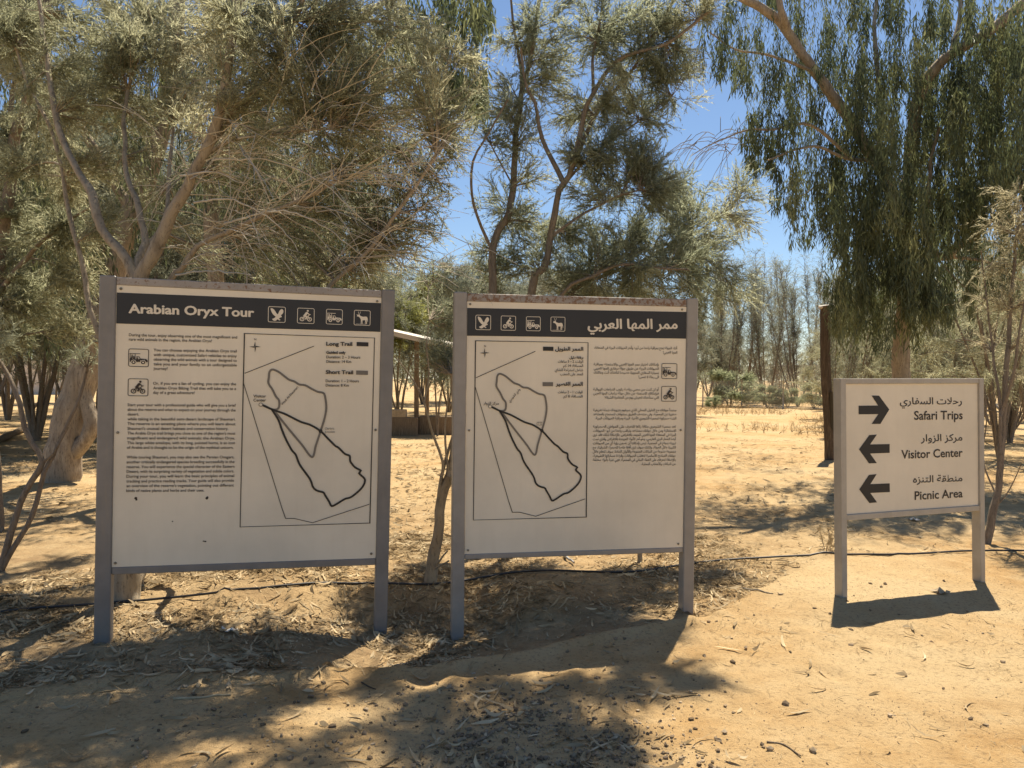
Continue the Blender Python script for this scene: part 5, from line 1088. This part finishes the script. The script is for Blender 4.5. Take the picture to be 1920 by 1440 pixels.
# crumpled scraps
def scrap(px, py, s, label, seed, mat):
    r_ = np.random.default_rng(seed); g = GP(px, py); n = 5; V = []; F = []
    for i in range(n):
        for j in range(n): V.append([(i / 4 - .5) * s + r_.normal() * s * .05, (j / 4 - .5) * s * .7 + r_.normal() * s * .05, 0.005 + abs(r_.normal()) * s * .16])
    for i in range(n - 1):
        for j in range(n - 1): F.append((i * n + j, i * n + n + j, i * n + n + j + 1, i * n + j + 1))
    o = np_mesh('paper_scrap', np.array(V), [np.array(F)], mat); o.location = tuple(g); o.rotation_euler = (0, 0, seed); tag(o, label, 'litter')
scrap(430, 1184, 0.085, 'white crumpled scrap lying in the litter under the leftmost board', 3, MT['pale'])
scrap(1714, 976, 0.10, 'pale scrap in the shade under the direction sign', 5, MT['pale'])
scrap(1762, 1112, 0.10, 'pale scrap on the sand between the feet of the direction sign', 8, MT['brick'])
# dry weed by the direction sign
b = foot(1549, 1030); r_ = np.random.default_rng(53); mb = MB(); PO = []; DI = []
for k in range(9):
    e = b + [0.10 * r_.normal(), 0.10 * r_.normal(), 0.12 + 0.13 * r_.random()]; m = (b + e) / 2 + r_.normal(size=3) * 0.015; Q = spline([b, m, e], 0.02); mb.tube(Q, np.linspace(0.003, 0.0015, len(Q)), 4); PO.append(np.repeat(Q[len(Q) // 2:], 3, 0)); DI.append(unit(r_.normal(size=PO[-1].shape) + [0, 0, .5]))
root = empty('dry_weed', b, 'small dry weed with brittle stalks left of the direction sign', 'plant'); mb.build('stalks', MT['tam_bark'], root, True, b); V = needle_sprays(np.concatenate(PO), np.concatenate(DI), np.full(len(np.concatenate(PO)), .03), r_, 5, .02, .004); np_mesh('leaves', V[0] - b, [V[1]], MT['straw'], root)

# ------------------------------------------------------------------ litter, straw and gravel
r_ = np.random.default_rng(61)
def scatter(n, f, x0, x1, y0, y1):
    out = []; tot = 0
    while tot < n:
        x = x0 + (x1 - x0) * r_.random(n * 2); y = y0 + (y1 - y0) * r_.random(n * 2); k = r_.random(n * 2) < f(x, y); out.append(np.stack([x[k], y[k]], -1)); tot += k.sum()
        if len(out) > 60: break
    return np.concatenate(out)[:n]
def leaves(XY, l0, l1, w0, w1, curl=0.5, lift=0.004):
    N = len(XY); ns = 5; L = l0 + (l1 - l0) * r_.random(N) ** 1.6; Wd = (w0 + (w1 - w0) * r_.random(N)); a = 2 * PI * r_.random(N); k = curl * r_.normal(size=N) * 1.3
    t = np.linspace(-.5, .5, ns)[None, :]; th = a[:, None] + k[:, None] * t * 2
    cx = XY[:, :1] + np.cumsum(np.cos(th) * L[:, None] / (ns - 1), 1) - L[:, None] * np.cos(a)[:, None] / 2; cy = XY[:, 1:] + np.cumsum(np.sin(th) * L[:, None] / (ns - 1), 1) - L[:, None] * np.sin(a)[:, None] / 2
    prof = np.array([0.25, 0.85, 1.0, 0.7, 0.06])[None, :] * Wd[:, None] / 2
    z = terrain(cx, cy) + lift + (r_.random(N)[:, None] * 0.5 + r_.normal(size=N)[:, None] * t) * L[:, None] * 0.10 + np.abs(r_.normal(size=N))[:, None] * t ** 2 * L[:, None] * 0.5
    z = np.maximum(z, terrain(cx, cy) + 0.002)
    nx_, ny_ = -np.sin(th), np.cos(th); tl = r_.normal(size=(N, 1)) * 0.55
    A = np.stack([cx + nx_ * prof, cy + ny_ * prof, z + np.abs(tl) * prof + tl * prof], -1); B = np.stack([cx - nx_ * prof, cy - ny_ * prof, z + np.abs(tl) * prof - tl * prof], -1)
    V = np.stack([A, B], 2).reshape(-1, 3); i = (np.arange(N)[:, None] * ns + np.arange(ns - 1)[None, :]).reshape(-1) * 2
    return V, np.stack([i, i + 1, i + 3, i + 2], -1)
def bedness(x, y): return bed(x, y)[0] * np.clip((3.2 - x) / 1.8, 0.10, 1)
near = lambda x, y: bedness(x, y) * np.clip(0.35 + 1.7 * vnoise(x * 2.1, y * 2.1), 0.05, 1)
heap = lambda x, y: np.exp(-((x - 0.15) ** 2 + (y - 5.35) ** 2) / 0.08) + np.exp(-((x + 2.2) ** 2 / 1.2 + (y - 4.05) ** 2 / 0.05)) + np.exp(-((x + 2.0) ** 2 / .6 + (y - 5.6) ** 2 / .05))
g1 = GP(1010, 1370); g2 = GP(430, 1390); g3 = GP(1100, 1440)
patch = lambda x, y: (np.exp(-((x - g1[0]) ** 2 / 0.24 + (y - g1[1]) ** 2 / 0.20)) + 0.85 * np.exp(-((x - g3[0]) ** 2 / 0.16 + (y - g3[1]) ** 2 / 0.10)) + 0.22 * np.exp(-((x - g2[0]) ** 2 / 0.5 + (y - g2[1]) ** 2 / 0.10))) * np.clip(0.6 + 1.3 * vnoise(x * 5, y * 5), 0.1, 1)
L1 = scatter(6600, near, -3.6, 4.5, 3.5, 7.6); L2 = scatter(900, heap, -3.6, 1.5, 3.4, 6.2); L5 = scatter(170, patch, -1.6, 1.6, 2.4, 4.2); L3 = scatter(200, lambda x, y: 1 - bed(x, y)[0] * .9, -3.2, 4.2, 2.5, 5.0); L4 = scatter(5200, lambda x, y: np.clip(0.4 + 1.4 * vnoise(x * .8, y * .8), 0.04, 1) * np.clip(1 - (x - 1.0) / 3.5, 0.2, 1), -10, 9, 7.6, 18)
V = leaves(np.concatenate([L1, L2, L3, L5]), 0.045, 0.165, 0.008, 0.018); L6 = scatter(14000, near, -3.6, 4.5, 3.5, 7.6); V6 = leaves(L6, 0.012, 0.05, 0.004, 0.011); V = (np.concatenate([V[0], V6[0]]), np.concatenate([V[1], V6[1] + len(V[0])])); V2 = leaves(L4, 0.07, 0.16, 0.014, 0.026)
tag(np_mesh('leaf_litter', np.concatenate([V[0], V2[0]]), [V[1], V2[1] + len(V[0])], MT['litter']), 'dry curled eucalyptus leaves strewn over the ground', None, None, 'stuff')
S1 = scatter(24000, near, -3.6, 4.5, 3.5, 7.6); S2 = scatter(4500, lambda x, y: np.clip(0.3 + 1.6 * vnoise(x * 1.5 + 4, y * 1.5), 0.05, 1), -3.0, 4.2, 2.5, 5.6)
V = leaves(np.concatenate([S1, S2]), 0.018, 0.085, 0.0016, 0.0034, 0.3, 0.003)
S3 = scatter(9000, lambda x, y: np.clip(0.25 + 1.7 * vnoise(x * 0.9, y * 1.6 + 7), 0.02, 1), -6, 12, 6.8, 20); V3 = leaves(S3, 0.05, 0.20, 0.005, 0.011, 0.3, 0.004)
V = (np.concatenate([V[0], V3[0]]), np.concatenate([V[1], V3[1] + len(V[0])]))
tag(np_mesh('straw_litter', V[0], [V[1]], MT['straw']), 'fine straw and needle litter on the ground', None, None, 'stuff')
IC = np.array([[0, 0, 1], [.894, 0, .447], [.276, .851, .447], [-.724, .526, .447], [-.724, -.526, .447], [.276, -.851, .447], [.724, .526, -.447], [-.276, .851, -.447], [-.894, 0, -.447], [-.276, -.851, -.447], [.724, -.526, -.447], [0, 0, -1]])
IF = np.array([[0, 1, 2], [0, 2, 3], [0, 3, 4], [0, 4, 5], [0, 5, 1], [1, 6, 2], [2, 7, 3], [3, 8, 4], [4, 9, 5], [5, 10, 1], [6, 7, 2], [7, 8, 3], [8, 9, 4], [9, 10, 5], [10, 6, 1], [11, 7, 6], [11, 8, 7], [11, 9, 8], [11, 10, 9], [11, 6, 10]])
def stones(XY, s0, s1, pw=2.2):
    N = len(XY); s = s0 + (s1 - s0) * r_.random(N) ** pw; v = IC[None] * (1 + 0.28 * r_.normal(size=(N, 12, 1))) * (0.6 + 0.5 * r_.random((N, 1, 3))) * np.array([1, 1, 0.72]); a = 2 * PI * r_.random(N); c, q = np.cos(a)[:, None], np.sin(a)[:, None]
    x = v[..., 0] * c - v[..., 1] * q; y = v[..., 0] * q + v[..., 1] * c; z = v[..., 2]
    P = np.stack([x * s[:, None] + XY[:, :1], y * s[:, None] + XY[:, 1:], z * s[:, None] + (terrain(XY[:, 0], XY[:, 1]) + s * 0.32)[:, None]], -1)
    return P.reshape(-1, 3), (IF[None] + (np.arange(N) * 12)[:, None, None]).reshape(-1, 3)
onpath = lambda x, y: np.clip(1 - bed(x, y)[0] * .75, 0, 1)
A_ = stones(scatter(2300, patch, -1.6, 1.6, 2.4, 4.2), 0.003, 0.015, 2.6); B_ = stones(scatter(400, onpath, -3.2, 4.4, 2.4, 6.0), 0.004, 0.021, 2.4); C_ = stones(scatter(5200, lambda x, y: onpath(x, y) * np.clip(0.3 + 1.8 * vnoise(x * 2 + 8, y * 2), 0.04, 1), -3.2, 4.4, 2.4, 6.4), 0.0018, 0.0042)
n1, n2 = len(A_[0]), len(B_[0])
tag(np_mesh('gravel', np.concatenate([A_[0], B_[0], C_[0]]), [np.concatenate([A_[1], B_[1] + n1, C_[1] + n1 + n2])], MT['stone']), 'dark angular gravel spilled over the sand', None, None, 'stuff')
# dry grass in the open ground behind
r_ = np.random.default_rng(62)
G = scatter(900, lambda x, y: np.clip(1.9 * vnoise(x * .35, y * .35), 0, 1), 4, 24, 20, 42); PO = np.column_stack([G, terrain(G[:, 0], G[:, 1])]); DI = unit(r_.normal(size=PO.shape) * 0.6 + [0, 0, 1]); V = needle_sprays(PO, DI, np.full(len(PO), .25), r_, 7, 0.22, 0.014, 0.8, 0.0)
tag(np_mesh('dry_grass', V[0], [V[1]], MT['straw']), 'thin dry grass on the open ground behind the wooden pole', None, None, 'stuff')
